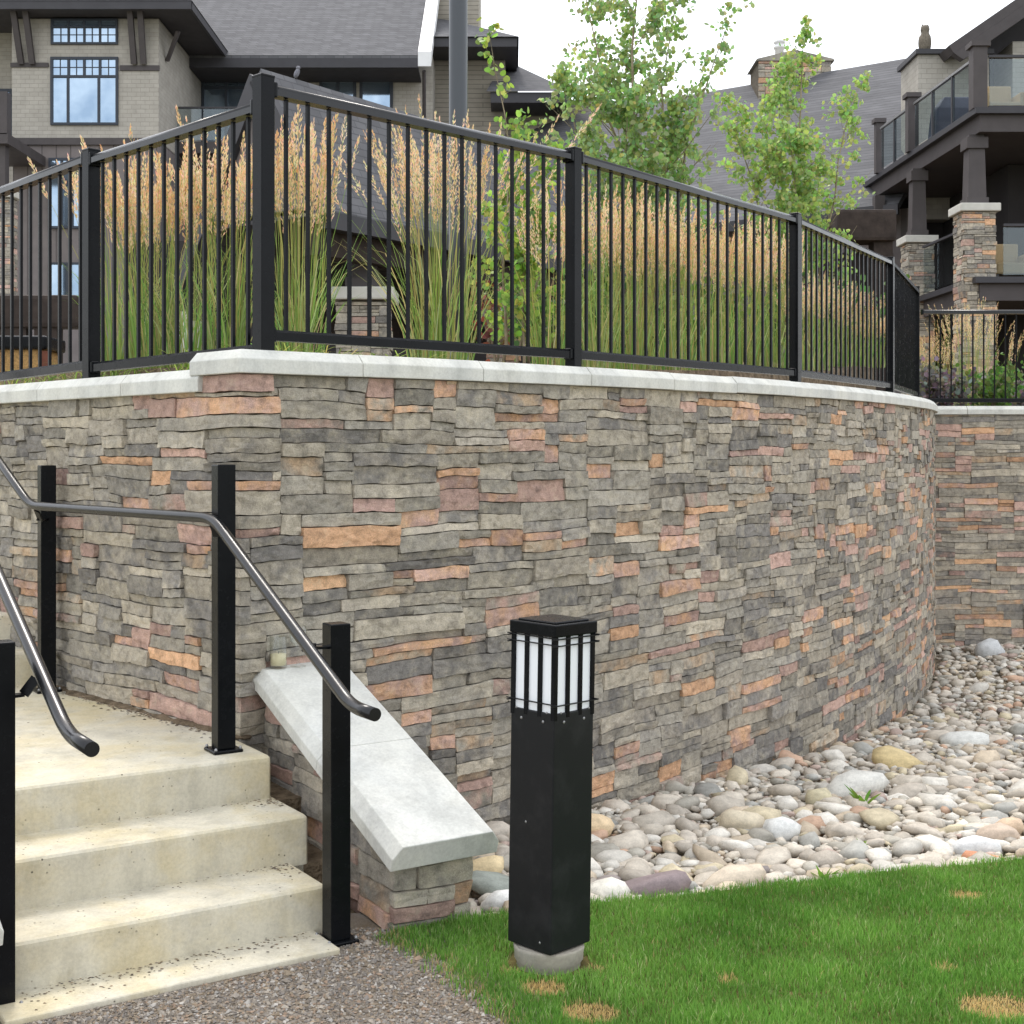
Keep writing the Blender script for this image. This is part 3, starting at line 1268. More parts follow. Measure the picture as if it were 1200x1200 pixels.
FN = Vector((0, -1))
geos = []
for (i0, i1, k0, k1) in pack(int(3.6 / DX), int(2.72 / DZ), lambda i, kz: -0.72 + (kz + .5) * DZ < 1.975, 5, 16):
    z1 = -0.72 + k1 * DZ
    if z1 > 1.96:
        z1 = 2.0
    g = stone_geo(fpz, lambda t: FN, i0 * DX, i1 * DX, -0.72 + k0 * DZ, z1, clip=lambda s: 1.983, du=0.08, dv=0.05)
    geos.append(g + stone_cols())
stones_to_objects(wall_far, geos, 300)
MB().box(4.2, 7.9, FWY - 0.004, FWY + 0.3, -0.9, 1.98).build('mortar_core', M['mortar'], wall_far)
x = 4.2
while x < 7.8:
    prof = [(-0.26, 0.0), (0.055, 0.0), (0.055, 0.056), (0.021, 0.094), (-0.26, 0.094)]
    mb = MB().prism([(x, FWY - o, 1.985 + h) for o, h in prof], (0.80, 0, 0))
    mb.build('coping_stone', M['cap'], wall_far, 0.004, 1)
    x += 0.804
fence2 = thing('metal_fence', (4.6, FWY + 0.06, 2.08), 'far straight black metal fence on the distant stone wall', 'fence')
a, b, c = Vector((4.5, FWY + .06)), Vector((6.9, FWY + .06)), Vector((9.3, FWY + .06))
panel(fence2, a, b, 1.985, 1.985, 19, 0.138, 1.163)
panel(fence2, b, c, 1.985, 1.985, 19, 0.138, 1.163)
for p in (b, c):
    fence_post(fence2, p, Vector((1, 0)), 2.075, 3.165)

# ------------------------------------------------------------------ ground sheets
g = MB().add([(-1500, -400, -1.0), (1500, -400, -1.0), (1500, 2600, -1.0), (-1500, 2600, -1.0)], [(0, 1, 2, 3)]).build('ground', M['ground'])
g['kind'] = 'structure'


def lawn_edge(x):
    return 4.60 + 0.315 * (x + 0.15) + 0.03 * mnoise.noise(Vector((x * 2.5, 0, 0)))


def path_edge(y):
    return -0.372 + (4.41 - y) * 0.53 + 0.07 * mnoise.noise(Vector((y * 4, 5, 0))) + 0.05 * mnoise.noise(Vector((y * 13, 8, 0))) + 0.02 * mnoise.noise(Vector((y * 40, 2, 0)))


# lawn soil sheet
vs, fs = [], []
ys = np.linspace(2.0, 1.0, 2)
NXL = 60
for i in range(NXL + 1):
    x = -0.40 + 4.6 * i / NXL
    ye = lawn_edge(x)
    y_lo = 2.2 if x > 0.9 else max(2.2, 4.41 - (x + 0.30 - .14) / 0.53)
    for j in range(6):
        vs.append((x, y_lo + (ye - y_lo) * j / 5, 0.004))
for i in range(NXL):
    for j in range(5):
        a = i * 6 + j
        fs.append((a, a + 6, a + 7, a + 1))
lawn = MB().add(vs, fs).build('lawn', M['soil'])
lawn['kind'] = 'structure'
path = MB().add([(-4, 0.5, 0), (3.0, 0.5, 0), (3.0, 3.9, 0), (-0.2, 4.65, 0), (-4, 4.65, 0)], [(0, 1, 2, 3, 4)]).build('gravel_path', M['path'])
path['kind'] = 'structure'

# gravel chips
n = 24000
pts = []
while len(pts) < n:
    y = rnd.uniform(3.55, 4.50)
    x = rnd.uniform(-1.7, 0.15)
    if x > path_edge(y) + 0.05:
        continue
    rel = Vector((x, y)) - O
    if rel.dot(D) > -0.21 and -1.06 < rel.dot(E) < -0.02:
        continue
    pts.append((x, y))
oct_v = np.array([(1, 0, 0), (-1, 0, 0), (0, 1, 0), (0, -1, 0), (0, 0, 1), (0, 0, -1)], float)
oct_f = np.array([(0, 2, 4), (2, 1, 4), (1, 3, 4), (3, 0, 4), (2, 0, 5), (1, 2, 5), (3, 1, 5), (0, 3, 5)])
V, Fc, Cc = [], [], []
gp = [srgb(*c) for c in ((134, 126, 116), (150, 142, 132), (112, 104, 95), (158, 149, 137), (142, 128, 110), (146, 126, 108), (128, 116, 100), (168, 163, 156), (118, 112, 106), (128, 122, 116))]
for i, (x, y) in enumerate(pts):
    r = 0.0018 + 0.0060 * rnd.random() ** 2.6 + (.006 if rnd.random() < .006 else 0)
    ax = np.array([r * rnd.uniform(.8, 1.6), r * rnd.uniform(.6, 1.2), r * rnd.uniform(.5, 1.0)])
    v = (oct_v + nrs.uniform(-.35, .35, (6, 3))) * ax
    an = rnd.uniform(0, 6.28)
    ca, sa = math.cos(an), math.sin(an)
    v = np.stack([v[:, 0] * ca - v[:, 1] * sa + x, v[:, 0] * sa + v[:, 1] * ca + y, v[:, 2] + r * 0.35], 1)
    V.append(v)
    Fc.append(oct_f + 6 * i)
    Cc.append(np.tile(np.array(rnd.choice(gp)) * rnd.uniform(.8, 1.15), (6, 1)))
ob = np_mesh('path_gravel', np.concatenate(V), np.concatenate(Fc), M['chip'], None, False, np.concatenate(Cc))
tag(ob, 'fine grey brown gravel covering the path', 'gravel', None, 'stuff')

# rock bed
vs, fs = [], []
nxr, nyr = 40, 60
for j in range(nyr + 1):
    y = 4.3 + 11.2 * j / nyr
    for i in range(nxr + 1):
        x = -0.6 + 10.0 * i / nxr
        z = bed_z(x, y) - 0.045 + 0.02 * mnoise.noise(Vector((x, y, 1)))
        if y < lawn_edge(x) + 0.06:
            z = -0.06
        vs.append((x, y, z))
for j in range(nyr):
    for i in range(nxr):
        a = j * (nxr + 1) + i
        fs.append((a, a + 1, a + nxr + 2, a + nxr + 1))
rock_bed = MB().add(vs, fs, True).build('rock_bed', M['rockbase'])
rock_bed['kind'] = 'structure'
tag(rock_bed, 'bed of rounded river stones between the lawn and the walls')

bm = bmesh.new()
bmesh.ops.create_icosphere(bm, subdivisions=2, radius=1)
ico2_v = np.array([v.co[:] for v in bm.verts])
ico2_f = np.array([[v.index for v in f.verts] for f in bm.faces])
bm.free()
bm = bmesh.new()
bmesh.ops.create_icosphere(bm, subdivisions=1, radius=1)
ico1_v = np.array([v.co[:] for v in bm.verts])
ico1_f = np.array([[v.index for v in f.verts] for f in bm.faces])
bm.free()
RIV = [((222, 212, 196), .27), ((232, 228, 218), .18), ((204, 194, 180), .20), ((184, 180, 168), .09), ((214, 196, 170), .10),
       ((170, 171, 166), .045), ((208, 168, 140), .03), ((200, 174, 162), .035), ((148, 138, 138), .01), ((216, 202, 168), .05), ((140, 141, 136), .015)]


def riv_col():
    r = rnd.random()
    for c, w_ in RIV:
        r -= w_
        if r <= 0:
            break
    j = rnd.uniform(0.88, 1.06)
    return np.array(srgb(*[min(250, (x * .78 + m_ * .22) * j * .945) for x, m_ in zip(c, (204, 193, 176))]))


cellmap = {}
CS = 0.12


def near_ok(x, y, r, fac):
    ci, cj = int(math.floor(x / CS)), int(math.floor(y / CS))
    for a in range(ci - 3, ci + 4):
        for b in range(cj - 3, cj + 4):
            for (px, py, pr) in cellmap.get((a, b), ()):
                if (px - x) ** 2 + (py - y) ** 2 < (fac * (pr + r)) ** 2:
                    return False
    return True


def in_bed(x, y, m=0.0):
    if y < lawn_edge(x) + 0.012 + m * 0.4 or y > FWY - 0.03:
        return False
    # right of (outside) the wall path
    j = int(np.argmin((_dx - x) ** 2 + (_dy - y) ** 2))
    jj = min(max(j, 1), len(_dx) - 2)
    tx, ty = _dx[jj + 1] - _dx[jj - 1], _dy[jj + 1] - _dy[jj - 1]
    l = math.hypot(tx, ty)
    off = ((x - _dx[j]) * ty - (y - _dy[j]) * tx) / l
    if off < 0.03 + m * 0.75:
        return False
    rel = Vector((x, y)) - O
    e_, d_ = rel.dot(E), rel.dot(D)
    if e_ < 0.53 + m * 0.8 and d_ > -0.3:
        return False
    u = 600 + x / y * F
    return u < 1330 and x > -0.4


river = []


def dart(tries, r0, r1, fac, lift):
    for _ in range(tries):
        y = 4.5 + 10.6 * rnd.random() ** 1.35
        x = rnd.uniform(-0.3, 0.46 * y + 0.1)
        r = rnd.uniform(r0, r1)
        if y > 10.5 and r < 0.02:
            continue
        if not in_bed(x, y, r) or not near_ok(x, y, r, fac):
            continue
        cellmap.setdefault((int(math.floor(x / CS)), int(math.floor(y / CS))), []).append((x, y, r))
        river.append((x, y, r, lift))


# the large stones the photograph shows by name: big white one, purple slab, flat grey slab by the cheek wall
special = []


def big(u, v, Y, rx, ry, rz, col, rot, zoff=0.0):
    p = at(u, v, Y)
    special.append((p.x, p.y, bed_z(p.x, p.y) + zoff, rx, ry, rz, srgb(*col), rot))
    for kx in (-.55, 0, .55):
        x, y = p.x + kx * rx * math.cos(rot), p.y + kx * rx * math.sin(rot)
        cellmap.setdefault((int(math.floor(x / CS)), int(math.floor(y / CS))), []).append((x, y, min(rx, ry) * .8))


big(765, 1040, 4.98, 0.140, 0.075, 0.055, (140, 126, 126), 0.15, 0.02)
big(712, 1052, 4.93, 0.085, 0.060, 0.055, (226, 222, 210), -0.3, 0.01)
big(855, 1032, 5.10, 0.135, 0.070, 0.050, (206, 192, 172), 0.25, 0.02)
big(1000, 895, 7.2, 0.17, 0.10, 0.085, (214, 212, 204), 0.2, 0.03)
big(915, 960, 6.05, 0.085, 0.075, 0.07, (218, 218, 214), 0.1, 0.02)
big(578, 1035, 4.98, 0.125, 0.10, 0.035, (150, 156, 148), 0.4, 0.03)
big(582, 1062, 4.82, 0.07, 0.045, 0.04, (228, 228, 224), 0.2, 0.01)
big(566, 1000, 5.22, 0.10, 0.06, 0.05, (216, 196, 156), 0.3, 0.03)
big(1145, 990, 5.75, 0.11, 0.055, 0.05, (226, 226, 224), -0.2, 0.01)
big(1155, 1000, 5.55, 0.09, 0.04, 0.03, (196, 140, 108), -0.3, 0.0)
big(1180, 955, 6.1, 0.09, 0.06, 0.05, (200, 176, 150), 0.1, 0.02)
big(1170, 975, 5.95, 0.10, 0.07, 0.055, (190, 172, 154), 0.0, 0.02)
big(868, 952, 6.25, 0.11, 0.08, 0.06, (206, 194, 170), 0.3, 0.02)
big(960, 915, 6.9, 0.07, 0.06, 0.05, (200, 190, 160), 0.3, 0.02)
big(1160, 762, 14.3, 0.16, 0.12, 0.14, (206, 208, 208), 0.0, 0.04)
big(1130, 845, 9.2, 0.17, 0.1, 0.07, (216, 216, 210), -0.2, 0.02)
big(1050, 870, 8.2, 0.15, 0.1, 0.07, (206, 186, 140), -0.3, 0.02)
big(690, 972, 6.1, 0.11, 0.08, 0.06, (220, 196, 160), 0.1, 0.03)
dart(420, 0.062, 0.085, 0.90, 0.32)
dart(5200, 0.036, 0.060, 0.80, 0.36)
dart(18000, 0.024, 0.040, 0.72, 0.42)
dart(34000, 0.012, 0.024, 0.66, 0.42)


def pebble(base_v, x, y, z, rx, ry, rz, rot, lump, col):
    sd = rnd.uniform(0, 50)
    v = base_v.copy()
    # lumpy super-ellipsoid
    pw = rnd.uniform(0.72, 1.0)
    v = np.sign(v) * np.abs(v) ** pw
    v = v / np.linalg.norm(v, axis=1, keepdims=True) ** 0.6
    d = np.array([1 + lump * mnoise.noise(Vector((p[0] * 1.1 + sd, p[1] * 1.1, p[2] * 1.1 + sd))) for p in v])
    v = v * d[:, None] * np.array([rx, ry, rz])
    ti, tj = rnd.uniform(-.3, .3), rnd.uniform(-.3, .3)
    m = np.array((Matrix.Rotation(rot, 3, 'Z') @ Matrix.Rotation(ti, 3, 'X') @ Matrix.Rotation(tj, 3, 'Y')))
    v = v @ m.T + np.array([x, y, z])
    return v, np.tile(col, (len(v), 1))


allst = []
for s in special:
    allst.append((s[0], s[1], s[2], s[3], s[4], s[5], s[7], np.array(s[6]), 0.35))
for (x, y, r, lift) in river:
    sx = rnd.uniform(0.95, 1.5)
    sy = rnd.uniform(0.75, 1.05)
    sz = rnd.uniform(0.38, 0.72)
    z = bed_z(x, y) - 0.03 + r * lift + rnd.uniform(0, 0.03)
    allst.append((x, y, z, r * sx, r * sy, r * sz, rnd.uniform(0, 3.14), riv_col(), 0.45))


def st_size(s):
    u = 600 + s[0] / s[1] * F
    if u < -50 or u > 1215:
        return 0
    return s[3] * s[5] / s[1] ** 2


allst.sort(key=st_size, reverse=True)
for s in allst[:300]:
    v, c = pebble(ico2_v, *s[:6], s[6], s[8], s[7])
    np_mesh('river_stone', v, ico2_f, M['river'], rock_bed, True, c)
V, Fc, Cc = [], [], []
b = 0
for s in allst[300:]:
    bv, bf = (ico1_v, ico1_f)
    v, c = pebble(bv, *s[:6], s[6], s[8], s[7])
    V.append(v)
    Fc.append(bf + b)
    Cc.append(c)
    b += len(v)
ob = np_mesh('small_river_stones', np.concatenate(V), np.concatenate(Fc), M['river'], rock_bed, True, np.concatenate(Cc))
ob['kind'] = 'stuff'

# ------------------------------------------------------------------ lawn grass
dead = [(1.60, 4.80, .07, .95), (0.215, 3.80, .09, .95), (1.36, 3.83, .11, .95), (1.30, 4.12, .06, .5), (0.64, 4.04, .045, .7), (0.09, 3.985, .075, .9), (0.0, 4.10, .05, .6), (0.25, 4.12, .04, .6)]
NB_ = 190000
xs = nrs.uniform(-0.6, 2.75, NB_ * 2)
yv = 3.45 + 2.3 * nrs.rand(NB_ * 2) ** 1.1
le = np.array([lawn_edge(x) for x in np.linspace(-0.7, 2.8, 200)])
pe = np.array([path_edge(y) for y in np.linspace(3.3, 5.8, 500)])
lee = np.interp(xs, np.linspace(-0.7, 2.8, 200), le)
pee = np.interp(yv, np.linspace(3.3, 5.8, 500), pe)
okm = (yv < lee + nrs.normal(0, .012, len(xs))) & ((xs > pee + nrs.normal(0.01, .035, len(xs))) | ((xs > pee - .16) & (nrs.rand(len(xs)) < .05)))
relx, rely = xs - O.x, yv - O.y
ee, dd = relx * E.x + rely * E.y, relx * D.x + rely * D.y
okm &= ~((ee < 0.50) & (dd > -0.135))
okm &= ((xs - 0.112) ** 2 + (yv - 4.185) ** 2) > 0.128 ** 2
okm &= (ee > 0.10)
xs, yv = xs[okm][:NB_], yv[okm][:NB_]
n = len(xs)
cl = np.array([mnoise.noise(Vector((x * 6, y * 6, 0))) for x, y in zip(xs, yv)])
cl2 = np.array([mnoise.noise(Vector((x * 2, y * 2, 7))) for x, y in zip(xs, yv)])
dm = np.zeros(n)
for (px, py, pr, st) in dead:
    ddist = np.sqrt((xs - px) ** 2 + ((yv - py) * 1.15) ** 2) + 0.02 * cl
    dm = np.maximum(dm, st * np.clip((pr - ddist) / 0.025, 0, 1))
hgt = nrs.uniform(0.013, 0.034, n) * (1 + 0.45 * cl) * (1 - 0.5 * dm)
ang = nrs.uniform(0, 2 * np.pi, n)
lean = nrs.uniform(0.15, 0.75, n) * hgt
wd = nrs.uniform(0.0009, 0.0017, n)
dx_, dy_ = np.cos(ang), np.sin(ang)
sxn, syn = -np.sin(ang), np.cos(ang)
z0 = 0.002
base = np.stack([xs, yv, np.full(n, z0)], 1)
side = np.stack([sxn * wd, syn * wd, np.zeros(n)], 1)
mid = base + np.stack([dx_ * lean * .35, dy_ * lean * .35, hgt * .6], 1)
tip = base + np.stack([dx_ * lean, dy_ * lean, hgt], 1)
Vg = np.stack([base - side, base + side, mid + side * .8, mid - side * .8, tip], 1).reshape(-1, 3)
idx = np.arange(n) * 5
Fg = np.concatenate([np.stack([idx, idx + 1, idx + 2], 1), np.stack([idx, idx + 2, idx + 3], 1), np.stack([idx + 3, idx + 2, idx + 4], 1)])
gA, gB, gC = np.array(srgb(92, 144, 52)), np.array(srgb(132, 172, 80)), np.array(srgb(226, 198, 138))
mixv = np.clip(0.5 + 0.5 * cl2 + nrs.normal(0, .3, n), 0, 1)[:, None]
colg = gA * (1 - mixv) + gB * mixv
bl = (nrs.rand(n) < 0.05)[:, None]
colg = np.where(bl, np.array(srgb(176, 188, 130)), colg)
th = (nrs.rand(n) < 0.012 + .25 * np.clip((.10 - (xs - np.interp(yv, np.linspace(3.3, 5.8, 500), pe))) / .10, 0, 1))[:, None]
colg = np.where(th, np.array(srgb(186, 166, 116)), colg)
colg *= (1 + .22 * cl[:, None] + .20 * cl2[:, None]) * nrs.uniform(.8, 1.2, n)[:, None]
isd = (nrs.rand(n) < dm)[:, None]
colg = np.where(isd, gC * nrs.uniform(.75, 1.1, n)[:, None], colg)
ob = np_mesh('lawn_grass', Vg, Fg, M['blade'], None, True, np.repeat(colg, 5, 0))
tag(ob, 'short green mown grass of the lawn with straw coloured dead spots', 'grass', None, 'stuff')

# ------------------------------------------------------------------ bollard light
bol = thing('bollard_light', (0.112, 4.185, 0), 'square black bollard light with white louvred lantern standing in the lawn', 'bollard light')
BT = Matrix.Translation((0.112, 4.185, 0)) @ Matrix.Rotation(math.radians(0.85), 4, 'Y') @ Matrix.Rotation(math.radians(45.6), 4, 'Z')
hb = 0.0895


def bb(name, mat, f, bev=0.0):
    mb = MB()
    f(mb)
    mb.xform(BT)
    return mb.build(name, M[mat], bol, bev, 2)


bb('body', 'black_dusty', lambda m: m.box(-hb, hb, -hb, hb, 0.072, 0.790), 0.004)
mb = MB().lathe((0, 0, 0), [(0.104, -0.08), (0.100, -.02), (0.098, 0.012), (0.106, 0.024), (0.1045, 0.045), (0.107, 0.060), (0.104, 0.0715)], 40)
mb.v = [(p[0] * (1 + .05 * mnoise.noise(Vector(p) * 22)), p[1] * (1 + .05 * mnoise.noise(Vector(p) * 22 + Vector((5, 0, 0)))), p[2] + .006 * mnoise.noise(Vector(p) * 30) - (.004 if p[2] > .07 else 0)) for p in mb.v]
mb.xform(BT).build('concrete_base', M['oldconc'], bol)
gi = 0.0835
bb('diffuser', 'opal', lambda m: m.box(-gi, gi, -gi, gi, 0.786, 1.025), 0.002)
cap_o = bb('cap', 'black', lambda m: m.box(-0.0955, 0.0955, -0.0955, 0.0955, 1.018, 1.056), 0.004)
mb = MB().box(-0.078, 0.078, -0.078, 0.078, 1.055, 1.062).xform(BT)
mb.build('cap_plate', M['black'], cap_o, 0.003, 1)
hw = 0.0835
for fx in (-1, 1):
    for fy in (-1, 1):
        bb('louvre_bar', 'black', lambda m: m.box(fx * hw - 0.0075, fx * hw + 0.0075, fy * hw - 0.0075, fy * hw + 0.0075, 0.770, 1.020), 0.001)
for sgn in (-1, 1):
    for off in (-0.028, 0.028):
        bb('louvre_bar', 'black', lambda m: m.box(off - 0.0075, off + 0.0075, sgn * hw - 0.007, sgn * hw + 0.007, 0.775, 1.020), 0.001)
        bb('louvre_bar', 'black', lambda m: m.box(sgn * hw - 0.007, sgn * hw + 0.007, off - 0.0075, off + 0.0075, 0.775, 1.020), 0.001)
for zz in (0.812, 0.990, 1.010):
    def band(m, zz=zz):
        o, i_ = 0.0935, 0.0915
        for s in (-1, 1):
            m.box(-o - .012, o + .012, s * (o + i_) / 2 - 0.002, s * (o + i_) / 2 + 0.002, zz, zz + 0.0035)
            m.box(s * (o + i_) / 2 - 0.002, s * (o + i_) / 2 + 0.002, -o - .012, o + .012, zz + .0036, zz + 0.0071)
    bb('band', 'black_dusty', band)
for sx in (-0.045, 0.045):
    bb('screw', 'zinc', lambda m: m.ellipsoid((sx, -hb, 0.762), (0.005, 0.003, 0.005), 8, 6))
    bb('screw', 'zinc', lambda m: m.ellipsoid((-hb, sx, 0.762), (0.003, 0.005, 0.005), 8, 6))
    bb('screw', 'zinc', lambda m: m.ellipsoid((sx * 1.4, -hb - .004, 0.792), (0.0035, 0.003, 0.0035), 8, 6))
    bb('screw', 'zinc', lambda m: m.ellipsoid((-hb - .004, sx * 1.4, 0.792), (0.003, 0.0035, 0.0035), 8, 6))
bb('screw', 'zinc', lambda m: m.ellipsoid((-hb, 0.02, 0.45), (0.002, 0.004, 0.004), 8, 6))
bb('screw', 'zinc', lambda m: m.ellipsoid((-hb, -0.045, 0.10), (0.002, 0.004, 0.004), 8, 6))

# ------------------------------------------------------------------ candle jar and stemmed glass on the cheek cap
cz = cheek_z(CH_D1) + 0.083
pc = ed(0.245, 0.925, cz)
jar = thing('candle_jar', pc, 'clear glass jar with cream candle wax on the sloped cap', 'candle')
r = 0.034
MB().lathe(pc, [(r * .96, 0.0), (r, 0.004), (r, 0.125), (r - .0025, 0.125), (r - .0025, 0.008)], 28).build('glass', M['clear'], jar)
MB().lathe(pc, [(r - .003, 0.012), (r - .003, 0.056), (0.004, 0.0562)], 28).build('wax', M['wax'], jar)
MB().tube([pc + Vector((0, 0, .056)), pc + Vector((0.001, 0, .066))], 0.0012, 6).build('wick', M['darktrim'], jar)
pg = ed(0.325, 0.915, cz)
MBg = MB().lathe(pg, [(0.031, 0.0), (0.030, 0.003), (0.007, 0.010), (0.0042, 0.03), (0.0042, 0.072), (0.012, 0.080), (0.031, 0.100), (0.036, 0.125), (0.032, 0.16), (0.0305, 0.16), (0.0342, 0.125), (0.029, 0.101), (0.010, 0.083)], 28)
sg = MBg.build('stemmed_glass', M['clear'])
tag(sg, 'clear stemmed wine glass standing behind the candle jar', 'glass')

# ------------------------------------------------------------------ planting bed terrain behind the walls
def terr_z(x, y):
    # distance behind the wall path drives the rise
    k_ = max(0.0, min(1.0, (y - 5.6) / 14.0))
    z = 1.90 + 0.95 * k_ ** 1.1
    if y > 20:
        z += (y - 20) * 0.06
    return z + 0.05 * mnoise.noise(Vector((x * .9, y * .9, 2)))


vs, fs = [], []
# strip mesh: rows follow the wall path from the left run round the curve, columns go inwards/backwards
rows = []
for t_ in list(np.arange(-3.7, -0.05, 0.3)) + [0.0] + list(np.arange(0.3, T1 + 0.1, 0.35)):
    p, n = P(t_), TN(t_)
    rows.append((p, n, t_))
NC = 26
for p, n, t_ in rows:
    for j in range(NC + 1):
        f = j / NC
        if j < 4:
            q = p - n.normalized() * ((0.30 if abs(t_) < 1e-4 else 0.2) + 0.12 * j)
        else:
            s0 = p - n.normalized() * 0.56
            g_ = (j - 3) / (NC - 3)
            tgt = Vector((-3.0 + 4.0 * (s0.x + 3.5) / 8.0, 48.0))
            q = s0 + (tgt - s0) * (g_ ** 2.2)
        z = terr_z(q.x, q.y) if j >= 4 else 1.90 + (0.06 if t_ > -0.2 else -0.02) + 0.0095 * max(t_, 0) + 0.02 * mnoise.noise(Vector((q.x * 3, q.y * 3, 0)))
        vs.append((q.x, q.y, z))
for i in range(len(rows) - 1):
    for j in range(NC):
        a = i * (NC + 1) + j
        fs.append((a, a + NC + 1, a + NC + 2, a + 1))
bed = MB().add(vs, fs, True).build('planting_bed', M['mulch'])
bed['kind'] = 'structure'
ter = MB().add([(-30, 9.3, 1.86), (-3.9, 9.0, 1.86), (-3.9, 48, 3.9), (-30, 48, 3.9)], [(0, 1, 2, 3)]).build('terrace', M['oldconc'])
ter['kind'] = 'structure'
ter = MB().add([(5.0, 15.4, 1.95), (30, 15.4, 1.95), (40, 60, 4.0), (2.0, 60, 4.0)], [(0, 1, 2, 3)]).build('terrace', M['mulch'])
ter['kind'] = 'structure'


# ------------------------------------------------------------------ feather reed grass
def ribbon(V, F_, C, pts, wds, sidev, col):
    b = len(V)
    for p, w_ in zip(pts, wds):
        V.append(p - sidev * w_)
        V.append(p + sidev * w_)
        C.append(col)
        C.append(col)
    for i in range(len(pts) - 1):
        a = b + 2 * i
        F_.append((a, a + 1, a + 3, a + 2))


def reed(x, y, z, hgt, nst, rad, nleaf, label, lean=0.10, spike=44, tone=1.0):
    nst = int(nst * 1.45)
    spike = int(spike * 1.9)
    root = thing('reed_grass', (x, y, z), label, 'ornamental grass', 'feather reed grass clumps behind the fences')
    V, F_, C = [], [], []
    V2, F2, C2 = [], [], []
    gl = [srgb(132, 164, 84), srgb(152, 180, 104), srgb(172, 190, 122), srgb(116, 148, 76), srgb(196, 194, 136)]
    pl = [srgb(234, 204, 160), srgb(240, 214, 174), srgb(226, 192, 144), srgb(244, 220, 184)]
    for i in range(nleaf):
        a = rnd.uniform(0, 6.283)
        rr = rad * 0.45 * math.sqrt(rnd.random())
        b0 = Vector((x + rr * math.cos(a), y + rr * math.sin(a), z))
        L = hgt * rnd.uniform(0.28, 0.62)
        a2 = a + rnd.gauss(0, .6)
        out = Vector((math.cos(a2), math.sin(a2), 0))
        sp = rnd.uniform(0.12, 0.55)
        pts = []
        for q in range(5):
            f = q / 4
            droop = max(0, f - 0.55) ** 2 * rnd.uniform(0.2, 1.4) * L
            pts.append(b0 + out * (sp * L * f ** 1.7) + Vector((0, 0, L * f - droop)))
        sd = Vector((-out.y, out.x, 0)).lerp(Vector((1, 0, 0)), 0.5).normalized()
        w_ = rnd.uniform(0.0022, 0.0042)
        c = tuple(k_ * rnd.uniform(.8, 1.15) * tone for k_ in rnd.choice(gl))
        ribbon(V, F_, C, pts, [w_, w_, w_ * .8, w_ * .55, 0.0003], sd, c)
    for i in range(nst):
        a = rnd.uniform(0, 6.283)
        rr = rad * 0.4 * math.sqrt(rnd.random())
        b0 = Vector((x + rr * math.cos(a), y + rr * math.sin(a), z))
        H = hgt * (0.74 + 0.26 * rnd.random() ** 1.5)
        ln = abs(rnd.gauss(0, lean * 1.3)) + 0.02
        out = Vector((math.cos(a), math.sin(a), 0))
        tip = b0 + out * (ln * H) + Vector((0, 0, H))
        midp = b0 + out * (ln * H * 0.35) + Vector((0, 0, H * .55))
        sd = Vector((1, 0, 0))
        c = tuple(k_ * rnd.uniform(.9, 1.15) for k_ in rnd.choice([srgb(150, 158, 88), srgb(176, 168, 104), srgb(128, 150, 76)]))
        ribbon(V, F_, C, [b0, midp, tip], [0.0018, 0.0015, 0.0008], sd, c)
        # plume
        Lp = rnd.uniform(0.26, 0.40) * (hgt / 1.45)
        ax = (tip - midp).normalized()
        pc_ = rnd.choice(pl)
        for q in range(spike):
            f = rnd.random() ** 0.9
            p = tip - ax * (Lp * (1 - f) * 1.0) + ax * 0.02
            env = 0.0165 * math.sin(math.pi * min(1, (0.10 + 0.9 * f))) ** 0.8 + 0.0015
            an = rnd.uniform(0, 6.283)
            rad_v = Vector((math.cos(an), math.sin(an), 0)) * env
            d = (ax * rnd.uniform(.7, 1.0) + rad_v * 22).normalized()
            s_ = d.cross(Vector((rnd.uniform(-1, 1), rnd.uniform(-1, 1), 0.2))).normalized()
            l_ = rnd.uniform(0.014, 0.030)
            w_ = rnd.uniform(0.0020, 0.0040)
            p = p + rad_v * rnd.uniform(0.0, 0.7)
            b = len(V2)
            V2 += [p, p + d * l_ * .5 + s_ * w_, p + d * l_, p + d * l_ * .5 - s_ * w_]
            F2.append((b, b + 1, b + 2, b + 3))
            cc_ = tuple(k_ * rnd.uniform(.78, 1.12) for k_ in pc_)
            C2 += [cc_] * 4
    np_mesh('leaves', np.array([p[:] for p in V]), np.array(F_), M['blade'], root, True, C)
    np_mesh('plumes', np.array([p[:] for p in V2]), np.array(F2), M['blade'], root, False, C2)
    return root


def reed_px(u, vtop, Y, nst, rad, nleaf, label, lean=0.10, spike=44):
    x = (u - 600) / F * Y
    zb = terr_z(x, Y) if Y > 6.3 else 1.93
    zt = HC - (vtop - HZ) / F * Y
    return reed(x, Y, zb, zt - zb, nst, rad, nleaf, label, lean, spike)


reed_px(142, 180, 7.30, 42, .26, 100, 'reed grass clump just right of the second fence post, left of the corner')
reed_px(180, 166, 7.15, 46, .26, 100, 'dense tan plumed reed grass clump in the middle of the left fence panel')
reed_px(222, 166, 7.05, 26, .24, 70, 'reed grass clump with gaps between plumes behind the left fence panel', 0.13)
reed_px(268, 142, 6.90, 34, .22, 90, 'tall reed grass clump touching the left of the corner post')
reed_px(350, 128, 6.75, 44, .26, 110, 'upright reed grass clump just right of the corner post', 0.06)
reed_px(518, 130, 7.90, 70, .42, 130, 'large isolated reed grass clump in front of the shingled pavilion roof', 0.15)
reed_px(648, 205, 8.5, 22, .28, 70, 'reed grass clump left of the first post after the corner')
xs_u = [(700, 208, 9.0, 'first'), (742, 222, 9.2, 'second'), (786, 236, 9.4, 'third'), (828, 246, 9.7, 'fourth'), (868, 258, 10.0, 'fifth'), (905, 262, 10.3, 'sixth')]
for u, v, Y, w_ in xs_u:
    reed_px(u, v, Y, 50, .36, 85, '%s reed grass clump from the left behind the longest fence panel' % w_, 0.09, 34)
